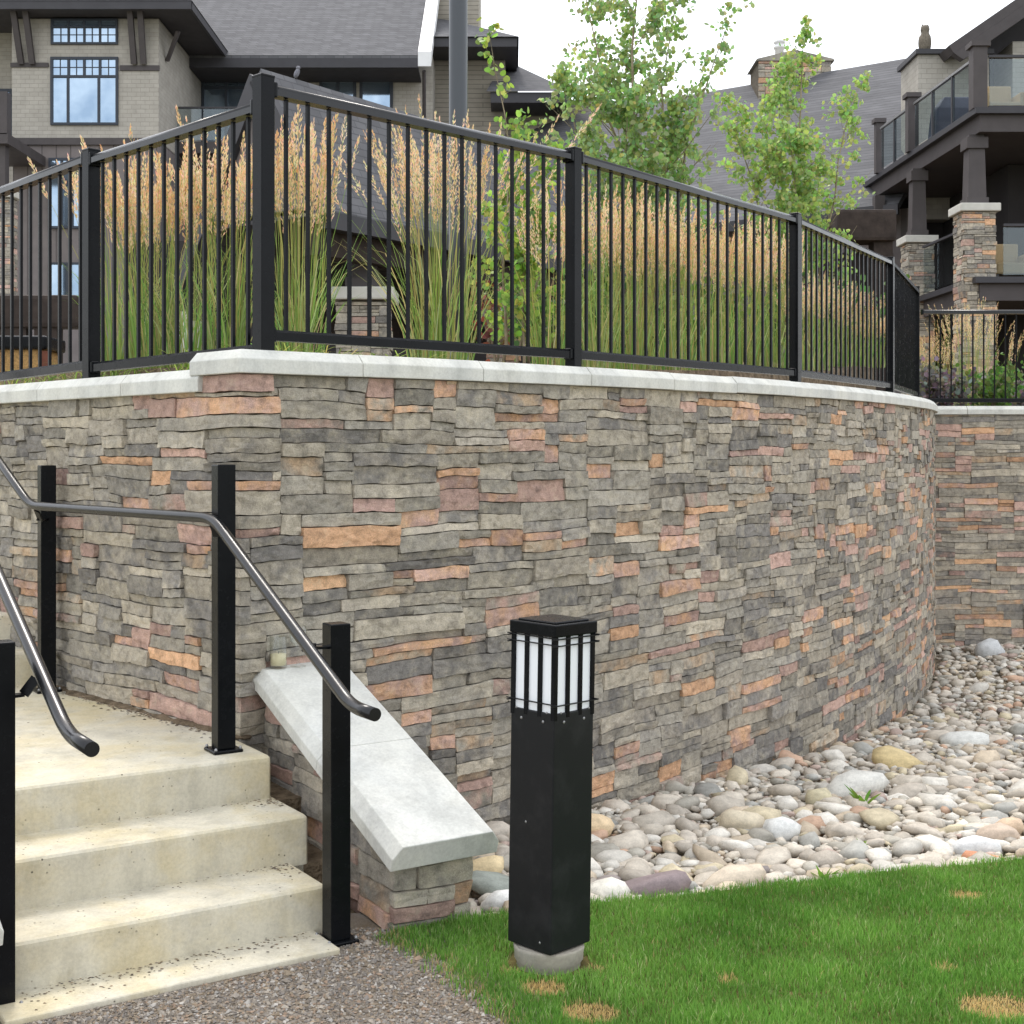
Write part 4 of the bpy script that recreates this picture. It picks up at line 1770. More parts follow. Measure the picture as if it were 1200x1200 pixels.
for u, v, Y, w_ in [(948, 318, 11.6, 'nearest'), (975, 330, 12.2, 'second nearest'), (1000, 345, 13.0, 'third nearest'), (1018, 368, 13.8, 'farthest')]:
    reed_px(u, v, Y, 40, .40, 100, '%s reed grass clump behind the narrow foreshortened fence panel at right' % w_, 0.09, 26)


def reed_at(x, y, z, vtop, label, nst=40, rad=.45):
    zt = HC - (vtop - HZ) / F * y
    reed(x, y, z, zt - z, nst, rad, 90, label, 0.10, 22)


reed_at((1090 - 600) / F * 16.2, 16.2, 2.05, 388, 'reed grass clump behind the left end of the far fence', 44)
reed_at((1135 - 600) / F * 16.8, 16.8, 2.1, 352, 'tall reed grass clump in front of the stone pier behind the far fence', 56, .6)
reed_at((1172 - 600) / F * 17.2, 17.2, 2.1, 380, 'thin reed grass clump right of the stone pier behind the far fence', 14)

# low green tufts along the coping
V, F_, C = [], [], []
for _ in range(520):
    t_ = rnd.choice([rnd.uniform(-3.2, -0.3), rnd.uniform(0.2, 7.5), rnd.uniform(0.2, 7.5)])
    p = P(t_) - TN(t_).normalized() * rnd.uniform(0.30, 1.3)
    cl_ = mnoise.noise(Vector((p.x * 1.6, p.y * 1.6, 4)))
    if cl_ < -0.12:
        continue
    z = 1.93
    for q in range(9):
        a = rnd.uniform(0, 6.283)
        out = Vector((math.cos(a), math.sin(a), 0))
        L = rnd.uniform(0.10, 0.34)
        b0 = Vector((p.x + rnd.gauss(0, .05), p.y + rnd.gauss(0, .05), z - 0.03))
        pts = [b0 + out * (L * .8 * f ** 1.5) + Vector((0, 0, L * (f - 0.62 * f * f))) for f in (0, .35, .7, 1)]
        c = tuple(k_ * rnd.uniform(.75, 1.2) for k_ in rnd.choice([srgb(120, 150, 62), srgb(146, 170, 84), srgb(168, 182, 104), srgb(96, 128, 52)]))
        ribbon(V, F_, C, pts, [.003, .003, .0024, .0004], Vector((-out.y, out.x, 0)).lerp(Vector((1, 0, 0)), .4).normalized(), c)
ob = np_mesh('low_grass', np.array([p[:] for p in V]), np.array(F_), M['blade'], None, True, C)
tag(ob, 'low arching green grass filling the planting bed behind the coping', 'grass', None, 'stuff')


# ------------------------------------------------------------------ aspens
def leaf_add(V, F_, C, p, r, col, up=0.5):
    nrm = Vector((rnd.gauss(0, 1), rnd.gauss(0, 1) - 0.5, rnd.gauss(0, .7) + 0.15)).normalized()
    a = nrm.cross(Vector((rnd.gauss(0, 1), rnd.gauss(0, 1), rnd.gauss(0, 1)))).normalized()
    b_ = nrm.cross(a)
    b = len(V)
    shape = [(-1.0, 0.0), (-0.72, 0.72), (0.0, 0.95), (0.70, 0.62), (1.12, 0.0), (0.70, -0.62), (0.0, -0.95), (-0.72, -0.72)]
    cup = rnd.uniform(-.15, .2)
    for (q, w_) in shape:
        V.append(p + a * q * r + b_ * w_ * r + nrm * (cup * w_ * w_ * r))
        C.append(col)
    F_.append(tuple(range(b, b + 8)))


def aspen(name, base, stems, nleaf, lr, label, greens, seed, twigspread=0.16, low=0.12):
    global rnd
    keep, rnd = rnd, random.Random(seed)
    root = thing(name, base, label, 'tree')
    tb = MB()
    anchors = []
    for (tip, r0, bl, nbr, dens) in stems:
        base_v = Vector(base) + Vector((rnd.gauss(0, .05), rnd.gauss(0, .05), 0))
        tipv = Vector(tip)
        pts = []
        wob = [Vector((rnd.gauss(0, .05), rnd.gauss(0, .05), 0)) for _ in range(9)]
        for q in range(9):
            f = q / 8
            pp = base_v.lerp(tipv, f)
            pp += Vector((tipv.x - base_v.x, tipv.y - base_v.y, 0)) * (f ** 1.6 - f) * 0.7 + wob[q] * (f * (1 - f) * 3)
            pts.append(pp)
        tb.tube(pts, [r0 * (1 - .88 * q / 8) for q in range(9)], 7)
        for q in range(nbr):
            f = low + (1 - low) * (q + rnd.random()) / nbr
            ii = min(7, int(f * 8))
            p0 = pts[ii].lerp(pts[ii + 1], f * 8 - ii)
            a = rnd.uniform(0, 6.283)
            L = bl * (1.12 - f) ** 0.8 * rnd.uniform(.55, 1.15)
            dr = Vector((math.cos(a), math.sin(a) * .8, rnd.uniform(.45, 1.1))).normalized()
            p1 = p0 + dr * L * .55 + Vector((0, 0, .02))
            p2 = p0 + dr * L + Vector((0, 0, .10 * L))
            rb = r0 * (1 - .85 * f) * .42
            tb.tube([p0, p1, p2], [rb, rb * .6, rb * .2], 5, False)
            for _ in range(int(7 * dens)):
                g_ = rnd.uniform(.25, 1.0)
                c0 = p0.lerp(p1, g_ * 2) if g_ < .5 else p1.lerp(p2, (g_ - .5) * 2)
                tw = Vector((rnd.gauss(0, 1), rnd.gauss(0, 1), rnd.gauss(.1, .8))).normalized() * rnd.uniform(.04, twigspread)
                c1 = c0 + tw
                if rnd.random() < .6:
                    tb.tube([c0, c1], [.0022, .0012], 4, False)
                anchors.append((c0, c1))
        for q in range(int(6 * dens)):
            f = rnd.uniform(.55, 1)
            ii = min(7, int(f * 8))
            p0 = pts[ii].lerp(pts[ii + 1], f * 8 - ii)
            anchors.append((p0, p0 + Vector((rnd.gauss(0, .06), rnd.gauss(0, .06), rnd.gauss(0.02, .06)))))
    tb.build('trunk', M['bark'], root)
    V, F_, C = [], [], []
    for i in range(nleaf):
        c0, c1 = rnd.choice(anchors)
        p = c0.lerp(c1, rnd.uniform(.3, 1.15)) + Vector((rnd.gauss(0, .028), rnd.gauss(0, .028), rnd.gauss(-.01, .028)))
        col = tuple(k_ * rnd.uniform(.78, 1.2) for k_ in rnd.choice(greens))
        leaf_add(V, F_, C, p, lr * rnd.uniform(.65, 1.15), col)
    np_mesh('crown', np.array([p[:] for p in V]), np.array(F_), M['leaf'], root, False, C)
    rnd = keep
    return root


GR1 = [srgb(148, 176, 104), srgb(162, 188, 118), srgb(136, 166, 100), srgb(176, 198, 136), srgb(156, 180, 130), srgb(190, 204, 122)]
GR2 = [srgb(162, 190, 104), srgb(176, 202, 118), srgb(148, 176, 102), srgb(194, 210, 122), srgb(160, 184, 126)]
GR3 = [srgb(160, 188, 84), srgb(182, 202, 98), srgb(136, 166, 78), srgb(120, 154, 78)]
Y1 = 12.6
b1 = at(752, 430, Y1)
aspen('aspen_tree', (b1.x, b1.y, terr_z(b1.x, b1.y) - .05), [
    (at(745, -70, Y1), .030, 1.25, 40, 1.3),
    (at(680, -30, Y1 + .3), .024, 1.0, 30, 1.0),
    (at(795, -10, Y1 + .2), .022, .95, 28, .8),
    (at(860, 10, Y1 - .2), .020, .62, 20, .45),
    (at(650, 80, Y1 - .4), .020, 1.0, 24, 1.1),
    (at(800, 120, Y1 - .3), .020, .9, 24, 1.2),
    (at(735, 110, Y1 - .5), .020, .95, 26, 1.3),
], 14500, .0225, 'tall leafy aspen in the middle with its crown against the white sky', GR1, 5)
Y2 = 13.6
b2 = at(935, 420, Y2)
aspen('aspen_tree', (b2.x, b2.y, terr_z(b2.x, b2.y) - .05), [
    (at(942, 32, Y2), .024, .60, 28, .7),
    (at(910, 80, Y2 + .2), .022, .95, 30, .95),
    (at(1005, 105, Y2 - .1), .020, .85, 26, .6),
    (at(850, 130, Y2 - .2), .018, .95, 26, .8),
    (at(925, 160, Y2 - .5), .018, .85, 26, 1.15),
], 10000, .0220, 'smaller bright green aspen in front of the stone chimney', GR2, 9)
Y3 = 11.0
b3 = at(612, 420, Y3)
aspen('aspen_tree', (b3.x, b3.y, terr_z(b3.x, b3.y) - .05), [
    (at(572, 30, Y3), .014, .26, 16, .32),
    (at(605, 140, Y3 + .1), .016, .50, 18, .7),
    (at(645, 170, Y3 + .2), .014, .48, 16, .8),
    (at(630, 250, Y3 - .1), .014, .46, 18, 1.1),
], 2000, .0265, 'slender young aspen sapling beside the tall steel pole', GR3, 14)

# shrubs
def shrub(x, y, z, r, hgt, n, lr, cols, label, cat='shrub'):
    root = thing('shrub', (x, y, z), label, cat)
    tb = MB()
    V, F_, C = [], [], []
    for q in range(14):
        a = rnd.uniform(0, 6.283)
        d = Vector((math.cos(a) * r * rnd.uniform(.3, .9), math.sin(a) * r * rnd.uniform(.3, .9), hgt * rnd.uniform(.6, 1.0)))
        b0 = Vector((x, y, z))
        tb.tube([b0, b0 + d * .5 + Vector((0, 0, .06)), b0 + d], [.008, .005, .002], 5, False)
        for _ in range(n // 14):
            f = rnd.uniform(.3, 1.05)
            p = b0 + d * f + Vector((rnd.gauss(0, .09), rnd.gauss(0, .09), rnd.gauss(0, .07)))
            leaf_add(V, F_, C, p, lr * rnd.uniform(.6, 1.2), tuple(k_ * rnd.uniform(.7, 1.2) for k_ in rnd.choice(cols)))
    tb.build('stem', M['bark'], root)
    np_mesh('foliage', np.array([p[:] for p in V]), np.array(F_), M['leaf'], root, False, C)


PUR = [srgb(132, 124, 124), srgb(114, 108, 108), srgb(152, 144, 142), srgb(104, 102, 94)]
GRN = [srgb(96, 128, 60), srgb(116, 146, 72), srgb(84, 112, 56)]
DGR = [srgb(84, 116, 56), srgb(100, 134, 66), srgb(70, 98, 50)]
shrub((1108 - 600) / F * 16.0, 16.0, 2.0, .45, .55, 900, .03, PUR, 'purple grey leaved shrub behind the left part of the far fence')
shrub((1186 - 600) / F * 16.6, 16.6, 2.0, .5, .45, 500, .03, PUR, 'purple grey leaved shrub at the right edge behind the far fence')
shrub((1160 - 600) / F * 16.0, 16.0, 2.0, .5, .6, 700, .028, GRN, 'leafy green shrub under the stone pier behind the far fence')
for u, Y, w_, nl in ((640, 12.0, 'left of the first post after the corner', 900), (730, 13.2, 'right of the first post after the corner', 800), (800, 13.8, 'in the middle of the longest fence panel', 800), (880, 14.5, 'near the right end of the longest fence panel', 800), (960, 15.0, 'behind the fence panel after the longest one', 700), (1010, 16.0, 'below the dark timber beam', 600)):
    x_ = (u - 600) / F * Y
    shrub(x_, Y, terr_z(x_, Y) - .05, .75, 1.0, nl, .034, DGR, 'dark leafy shrub behind the reed grass, ' + w_)
RED = [srgb(130, 74, 60), srgb(150, 92, 70), srgb(110, 66, 54), srgb(120, 110, 60)]
x_ = (582 - 600) / F * 14.5
shrub(x_, 14.5, terr_z(x_, 14.5), .4, .9, 260, .03, RED, 'sparse reddish leaved shrub in front of the second stone pier')


# weeds among the river stones
def weed(u, v, Y, n, L, label, seed):
    p = at(u, v, Y)
    z = bed_z(p.x, p.y)
    V, F_, C = [], [], []
    r_ = random.Random(seed)
    for q in range(n):
        a = r_.uniform(0, 6.283)
        out = Vector((math.cos(a), math.sin(a), 0))
        l_ = L * r_.uniform(.6, 1.1)
        b0 = Vector((p.x, p.y, z))
        sp = r_.uniform(.2, .9)
        pts = [b0 + out * (l_ * sp * f) + Vector((0, 0, l_ * (f - .3 * f * f))) for f in (0, .3, .6, .85, 1)]
        ribbon(V, F_, C, pts, [.003, .011 * L / .12, .015 * L / .12, .009 * L / .12, .0005], Vector((-out.y, out.x, 0)).lerp(Vector((1, 0, 0)), .5).normalized(), tuple(k_ * r_.uniform(.8, 1.2) for k_ in srgb(124, 158, 66)))
    o = np_mesh('weed', np.array([p_[:] for p_ in V]), np.array(F_), M['blade'], None, True, C)
    tag(o, label, 'weed')


weed(1012, 915, 6.75, 8, .13, 'broad leaved green weed beside the big white river stone', 2)
weed(1010, 985, 5.75, 16, .06, 'small wispy weed sprouting between river stones above the lawn', 3)
weed(965, 1025, 5.15, 12, .09, 'thin green weed at the lawn edge among the stones', 4)

# ------------------------------------------------------------------ tall steel pole
px = (537 - 600) / F * 9.5
pole = thing('light_pole', (px, 9.5, terr_z(px, 9.5) - .1), 'tall dark steel light pole rising behind the fence', 'light pole')
zb_ = terr_z(px, 9.5)
MB().lathe((px, 9.5, zb_), [(.068, -.2), (.066, 1.0), (.0645, 2.5), (.060, 6.5)], 24).build('shaft', M['pole'], pole)
MB().lathe((px, 9.5, zb_), [(.14, -.1), (.14, .03), (.09, .07), (.075, .14)], 20).build('base', M['pole'], pole)
MB().lathe((px, 9.5, zb_ + 6.5), [(.062, 0), (.2, .05), (.2, .5), (.05, .62)], 20).build('lantern', M['pole'], pole)


# ------------------------------------------------------------------ building helpers
def window(parent, x0, x1, z0, z1, y, cols, trans=0, fw=.06, grid=(1, 1), label=None):
    """window facing -Y: frame bars, panes (children of the frame), optional transom row of small divided lights"""
    m = MB()
    fr_d = .07
    rows = [(z0, z1, cols, (1, 1))]
    if trans:
        zt = z1 - (z1 - z0) * trans[0]
        rows = [(z0, zt, cols, grid), (zt, z1, trans[1], (2, 2))]
    panes = []
    m.box(x0 - fw, x1 + fw, y - fr_d, y, z1, z1 + fw)
    m.box(x0 - fw, x1 + fw, y - fr_d, y, z0 - fw, z0)
    m.box(x0 - fw, x0, y - fr_d, y, z0, z1)
    m.box(x1, x1 + fw, y - fr_d, y, z0, z1)
    for (za, zb2, cs_, gg) in rows:
        if zb2 < z1:
            m.box(x0, x1, y - fr_d * .9, y, zb2 - fw * .5, zb2 + fw * .5)
        ws = cs_ if hasattr(cs_, '__len__') else [1.0 / cs_] * cs_
        xx = x0
        for i, w_ in enumerate(ws):
            xe = xx + (x1 - x0) * w_
            if i < len(ws) - 1:
                m.box(xe - fw * .5, xe + fw * .5, y - fr_d * .85, y, za, zb2)
            pa, pb = xx + fw * .5 * (i > 0), xe - fw * .5 * (i < len(ws) - 1)
            zlo, zhi = za + (fw * .5 if za > z0 else 0), zb2 - (fw * .5 if zb2 < z1 else 0)
            panes.append((pa, pb, zlo, zhi))
            if gg != (1, 1):
                for q in range(1, gg[0]):
                    xm = pa + (pb - pa) * q / gg[0]
                    m.box(xm - .012, xm + .012, y - fr_d * .6, y, zlo, zhi)
                for q in range(1, gg[1]):
                    zm = zlo + (zhi - zlo) * q / gg[1]
                    m.box(pa, pb, y - fr_d * .55, y, zm - .012, zm + .012)
            xx = xe
    o = m.build('window', M['winframe'], parent)
    for (a, b, c, d) in panes:
        MB().box(a, b, y - .022, y - .012, c, d).build('pane', M['glass'], o)
    return o


def slabroof(poly, th, name, mat, parent):
    """roof plane from corner points with thickness downwards"""
    return MB().prism([Vector(p) - Vector((0, 0, th)) for p in poly], (0, 0, th)).build(name, M[mat], parent)


# ------------------------------------------------------------------ lodge (left, far)
YB = 40.0
sx = lambda u, Y=YB: (u - 600) / F * Y
sz = lambda v, Y=YB: HC - (v - HZ) / F * Y
lodge = thing('lodge_building', (-12, 42, 3.0), 'large taupe shingled lodge with charcoal roof behind the left fence', 'building')
bx0, bx1 = sx(14), sx(186)
MB().box(bx0, bx1, YB, YB + 6, sz(164), sz(22)).build('shingle_wall', M['shingle'], lodge)
MB().box(bx0 + .02, bx1 - .02, YB + .03, YB + 6, 2.5, sz(164)).build('batten_wall', M['batten'], lodge)
MB().box(bx0 - .05, bx1 + .05, YB - .06, YB - .001, sz(170), sz(162)).build('belt_trim', M['darktrim'], lodge)
MB().box(bx0 - .03, sx(57), YB - .05, YB - .001, sz(79), sz(74)).build('belt_trim', M['darktrim'], lodge)
MB().box(sx(141), bx1 + .03, YB - .05, YB - .001, sz(83), sz(77)).build('belt_trim', M['darktrim'], lodge)
window(lodge, sx(62.5), sx(136), sz(144), sz(70), YB, [.24, .49, .27], (.27, 4), .07)
window(lodge, sx(62.5), sx(136), sz(50), sz(25), YB, 4, 0, .06)
for i in range(4):      # divided lights of the upper window
    xa = sx(62.5) + (sx(136) - sx(62.5)) * (i + .5) / 4
    MB().box(xa - .012, xa + .012, YB - .05, YB - .025, sz(50), sz(33)).build('glazing_bar', M['winframe'], lodge)
MB().box(sx(60), sx(138), YB - .045, YB - .024, sz(41.5), sz(40.8)).build('glazing_bar', M['winframe'], lodge)
MB().box(sx(60), sx(138), YB - .075, YB - .002, sz(33), sz(31.5)).build('glazing_bar', M['winframe'], lodge)
window(lodge, sx(60), sx(97), sz(265), sz(188), YB + .03, 3, (.16, 3), .07)
window(lodge, sx(60), sx(97), sz(362), sz(310), YB + .03, [.5, .5], 0, .06, (2, 3))
for u0, u1, tilt in ((23, 29, -3), (36, 41, -2), (155, 160, 0), (166, 172, 1)):
    a, b = Vector((sx(u0 + 3), YB - .08, sz(76))), Vector((sx(u0 + 3 + tilt), YB - .55, sz(14)))
    MB().beam(a, b, .16, .14, (0, 1, 0)).build('eave_bracket', M['darktrim'], lodge)
MB().beam((sx(188), YB + .8, sz(62)), (sx(206), YB + .3, sz(33)), .10, .12, (0, 1, 0)).build('eave_bracket', M['darktrim'], lodge)
# bay eave: overhanging slab, fascia and hip roof
ez = sz(9, 39.2)
ex1 = sx(222, 39.2)
MB().box(-21, ex1, 39.2, 47, ez - .02, ez + .12).build('soffit', M['soffit'], lodge)
MB().box(-21, ex1 + .06, 39.12, 39.2, ez - .06, ez + .24).build('fascia', M['fascia'], lodge)
MB().box(ex1, ex1 + .08, 39.2, 47, ez - .06, ez + .16).build('fascia', M['fascia'], lodge)
MB().add([(-21, 39.1, ez + .17), (ex1 + .1, 39.1, ez + .17), (ex1 - 4, 44, ez + 3.2), (-21, 44, ez + 3.2), (ex1 + .1, 47, ez + .17), (ex1 - 4, 47, ez + 3.4)],
         [(0, 1, 2, 3), (1, 4, 5, 2)]).build('roof', M['roof'], lodge)
# set-back wall with main roof
YW = 45.5
MB().box(bx1 - 1, sx(507, YW), YW, YW + 8, 2.5, sz(66, YW)).build('shingle_wall', M['shingle'], lodge)
e_y = 43.9
e_z = sz(70, e_y)
xr = sx(490, e_y)
MB().box(bx1 - .5, xr, e_y, YW + 1, e_z - .30, e_z - .22).build('soffit', M['soffit'], lodge)
MB().box(bx1 - .5, xr, e_y - .12, e_y, e_z - .28, e_z + .02).build('gutter', M['fascia'], lodge)
MB().prism([(bx1 - 2, e_y - .1, e_z - .05), (bx1 - 2, e_y + 12, e_z + 8.8), (bx1 - 2, e_y + 12, e_z + 9.0), (bx1 - 2, e_y - .1, e_z + .12)], (xr - bx1 + 2, 0, 0)).build('roof', M['roof'], lodge)
MB().prism([(xr + .005, e_y - .15, e_z - .25), (xr + .005, e_y + 12, e_z + 8.7), (xr + .005, e_y + 12, e_z + 9.15), (xr + .005, e_y - .15, e_z + .22)], (.42, 0, 0)).build('white_rake', M['whitetrim'], lodge)
MB().tube([(sx(497, 44.3), 44.3, e_z - .25), (sx(497, 44.9), 44.9, e_z - .7), (sx(498, 44.9), 44.9, 4.5)], .06, 8).build('downpipe', M['darktrim'], lodge)
window(lodge, sx(240, YW), sx(291, YW), sz(172, YW), sz(94, YW), YW, [.5, .5], (.12, 2), .10)
window(lodge, sx(378, YW), sx(414, YW), sz(150, YW), sz(97, YW), YW, 2, 0, .10)
window(lodge, sx(425, YW), sx(457, YW), sz(150, YW), sz(97, YW), YW, 1, 0, .10)
# balcony of the set-back wall
bz = sz(166, 42)
MB().box(bx1 + .02, sx(300, 42), 42, YW, bz - .35, bz).build('balcony_deck', M['darktrim'], lodge)
MB().box(bx1 + .05, sx(236, 42), 42.02, 42.05, bz + .05, bz + 1.02).build('balcony_glass', M['railglass'], lodge)
MB().box(sx(238, 42), sx(298, 42), 42.02, 42.05, bz + .05, bz + 1.02).build('balcony_glass', M['railglass'], lodge)
MB().box(bx1 + .02, sx(299, 42), 42.0, 42.07, bz + 1.02, bz + 1.08).build('balcony_rail', M['fascia'], lodge)
MB().box(bx1 + .5, sx(430, 43), 43.5, 44, 2.5, bz - .4).build('dark_recess_wall', M['shadewall'], lodge)
# left balcony corner and stone chimney stack
MB().box(sx(-40, 37), sx(9, 37), 37, 40, sz(168, 37), sz(156, 37)).build('balcony_deck', M['darktrim'], lodge)
MB().box(sx(-1, 37), sx(8, 37), 37, 37.3, sz(157, 37), sz(107, 37)).build('balcony_post', M['darktrim'], lodge)
MB().box(sx(-2, 37.2), sx(6, 37.2), 37.2, 37.5, 2.5, sz(168, 37.2)).build('balcony_post', M['darktrim'], lodge)
MB().box(-21, bx0, YB + 1.5, YB + 6, 2.5, ez).build('shingle_wall', M['shingle'], lodge)
window(lodge, sx(-30), sx(12), sz(150), sz(92), YB + 1.5, 2, (.2, 2), .08)
# right wing
YR = 47.0
MB().box(sx(506, YR), sx(592, YR), YR, YR + 6, 2.5, sz(50, YR)).build('lap_wall', M['lap'], lodge)
wz = sz(44, 45.4)
MB().box(sx(500, 46.4), sx(606, 45.4), 45.4, YR + 6, wz - .30, wz).build('wing_eave', M['fascia'], lodge)
MB().add([(sx(500, 45.4), 45.3, wz + .005), (sx(608, 45.4), 45.3, wz + .005), (sx(560, 45.4) - 1.0, 49, wz + 1.7), (sx(470, 45.4), 49, wz + 1.9), (sx(608, 45.4), 53, wz + .005), (sx(560, 45.4) - 1, 53, wz + 1.7)],
         [(0, 1, 2, 3), (1, 4, 5, 2)]).build('roof', M['roof'], lodge)
MB().box(sx(500, YR + 1), sx(560, YR + 1), YR + 2, YR + 6, wz, wz + 6).build('lap_wall', M['lap'], lodge)
MB().box(sx(592, YR), sx(720, YR), YR + .6, YR + 6, 2.5, sz(112, YR)).build('lap_wall', M['lap'], lodge)
lz = sz(108, 45.8)
MB().box(sx(575, 45.8), sx(668, 45.8), 45.8, YR + 4, lz - .35, lz).build('wing_eave', M['fascia'], lodge)
MB().add([(sx(570, 45.8), 45.7, lz + .005), (sx(670, 45.8), 45.7, lz + .005), (sx(700, 45.8), 45.7, lz + .005), (sx(640, 45.8), 50, lz + 1.4), (sx(590, 45.8), 50, lz + 2.3)],
         [(0, 1, 2, 3, 4)]).build('roof', M['roof'], lodge)


# ------------------------------------------------------------------ pavilion with steep gable roof
RX, RY, RZ = -3.13, 17.0, 6.35
rd = Vector((0.6, 0.8, 0))
rp_ = Vector((0.8, -0.6, 0))
EW, EZ = 1.12, 4.48
LEN = 9.0
pav = thing('pavilion', (RX + 2.4, RY + 3.2, 2.7), 'steep gabled pavilion roof with charcoal shingles behind the corner of the fence', 'building')
R0 = Vector((RX, RY, RZ))
for sgn, w_ in ((1, EW), (-1, EW * 1.35)):
    zz = RZ - (RZ - EZ) * (w_ / EW)
    a, b = R0, R0 + rd * LEN
    c, d = b + rp_ * sgn * w_, a + rp_ * sgn * w_
    c.z = d.z = zz
    slabroof([a, b, c, d] if sgn > 0 else [d, c, b, a], .12, 'roof', 'roof', pav)
    up_ = Vector((0, 0, -.13))
    MB().beam(a + up_ - rd * .05, d + up_ - rd * .05, .10, .22).build('barge_board', M['fascia'], pav)
    MB().beam(d + up_, c + up_, .10, .2).build('gutter', M['fascia'], pav)
    # ceiling and beam below
    MB().beam(d + Vector((0, 0, -.38)) - rp_ * sgn * .25, c + Vector((0, 0, -.38)) - rp_ * sgn * .25, .25, .3).build('eave_beam', M['timber'], pav)
MB().prism([R0 + rp_ * (EW * .92) + Vector((0, 0, EZ - RZ + .05)), R0 - rp_ * (EW * .92) + Vector((0, 0, EZ - RZ + .05)), R0 + Vector((0, 0, -.2))], rd * .1).build('gable_panel', M['batten'], pav)
MB().prism([R0 + rp_ * EW * .95 + Vector((0, 0, EZ - RZ - .06)), R0 - rp_ * EW * 1.1 + Vector((0, 0, EZ - RZ - .06)), R0 - rp_ * EW * 1.1 + rd * LEN + Vector((0, 0, EZ - RZ - .06)), R0 + rp_ * EW * .95 + rd * LEN + Vector((0, 0, EZ - RZ - .06))], (0, 0, .05)).build('ceiling', M['soffit'], pav)


def pier(parent, x, y, w, z0, z1, post_to=None, tap=0.8, seed=1):
    hw = w / 2
    per = 4 * w
    cn_ = [(-hw, hw), (-hw, -hw), (hw, -hw), (hw, hw)]

    def pp_(t):
        q = int(min(2.999, max(0, t / w)))
        f = t / w - q
        a, b = cn_[q], cn_[q + 1]
        return Vector((x + a[0] + (b[0] - a[0]) * f, y + a[1] + (b[1] - a[1]) * f))

    def nn_(t):
        for q, n_ in ((w, Vector((-1, -1))), (2 * w, Vector((1, -1)))):
            if abs(t - q) < 1e-4:
                return n_
        return (Vector((-1, 0)), Vector((0, -1)), Vector((1, 0)))[int(min(2.999, max(0, t / w)))]
    geos = []
    dz = .045
    nz = int((z1 - z0) / dz)
    nx = int(3 * w / .05)
    for (i0, i1, k0, k1) in pack(nx, nz, lambda i, kz: True, 3, 9, None, ((1, .3), (2, .5), (3, .2))):
        s0, s1 = i0 * .05, i1 * .05
        sn = w if s0 < w < s1 else (2 * w if s0 < 2 * w < s1 else None)
        g_ = stone_geo(pp_, nn_, s0, s1, z0 + k0 * dz, z0 + k1 * dz, du=.12, dv=.05, snap=sn, amp=.6, gap=.005)
        geos.append(g_ + stone_cols())
    MB().box(x - hw, x + hw, y - hw, y + hw, z0, z1 - .01).build('pier_core', M['mortar'], parent)
    stones_to_objects(parent, geos, 0, rest='stone_cladding')
    MB().box(x - hw - .10, x + hw + .10, y - hw - .10, y + hw + .10, z1, z1 + .16).build('pier_cap', M['piercap'], parent, .02, 2)
    if post_to:
        MB().add([(x + sx_ * hw * k_, y + sy_ * hw * k_, zz) for zz, k_ in ((z1 + .16, .62), (post_to, .50)) for sx_, sy_ in ((-1, -1), (1, -1), (1, 1), (-1, 1))],
                 [(0, 1, 5, 4), (1, 2, 6, 5), (2, 3, 7, 6), (3, 0, 4, 7), (3, 2, 1, 0), (4, 5, 6, 7)]).build('post', M['darktrim'], parent)
        MB().box(x - hw * .70, x + hw * .70, y - hw * .70, y + hw * .70, post_to - .28, post_to - .06).build('post_collar', M['darktrim'], parent)
        MB().box(x - hw * .72, x + hw * .72, y - hw * .72, y + hw * .72, z1 + .161, z1 + .30).build('post_collar', M['darktrim'], parent)


for u, v, Y in ((427, 340, 17.6), (590, 362, 20.6)):
    p = at(u, v, Y)
    pier(pav, p.x, p.y, .62 if u < 500 else .45, 2.3, p.z - .16, 4.35)
MB().box(at(150, 0, 26).x, at(660, 0, 26).x, 26, 26.3, 2.5, 5.6).build('back_wall', M['shadewall'], pav)
window(pav, at(374, 0, 25.95).x, at(404, 0, 25.95).x, sz(372, 25.95), sz(330, 25.95), 25.95, 2, 0, .06, (2, 2))
MB().box(at(210, 0, 22).x, at(232, 0, 22).x, 22, 22.5, 2.5, sz(365, 22)).build('planter', M['piercap'], pav)

# bird on the pavilion ridge
q = R0 + rd * .62
rot_b = Matrix.Rotation(math.radians(-50), 3, 'Y')
bird = thing('bird', (q.x, q.y, q.z), 'small grey bird perched on the pavilion ridge', 'bird')
mbb = MB()
mbb.ellipsoid(q + Vector((0, 0, .075)), (.035, .035, .065), 10, 8, Matrix.Rotation(.35, 3, 'Y'))
mbb.ellipsoid(q + Vector((.018, 0, .145)), (.028, .026, .027), 10, 8)
mbb.add([q + Vector((.043, -.006, .146)), q + Vector((.043, .006, .146)), q + Vector((.043, 0, .138)), q + Vector((.062, 0, .141))], [(0, 1, 3), (1, 2, 3), (2, 0, 3), (0, 2, 1)])
mbb.add([q + Vector((-.02, -.015, .04)), q + Vector((-.02, .015, .04)), q + Vector((-.055, .012, -.03)), q + Vector((-.055, -.012, -.03)), q + Vector((-.012, 0, .03))], [(0, 1, 2, 3), (1, 4, 2), (4, 0, 3), (4, 3, 2)])
mbb.build('body', M['bird'], bird)
for s in (-.012, .012):
    MB().tube([q + Vector((.0, s, -.005)), q + Vector((.0, s, .03))], .003, 5).build('leg', M['darktrim'], bird)

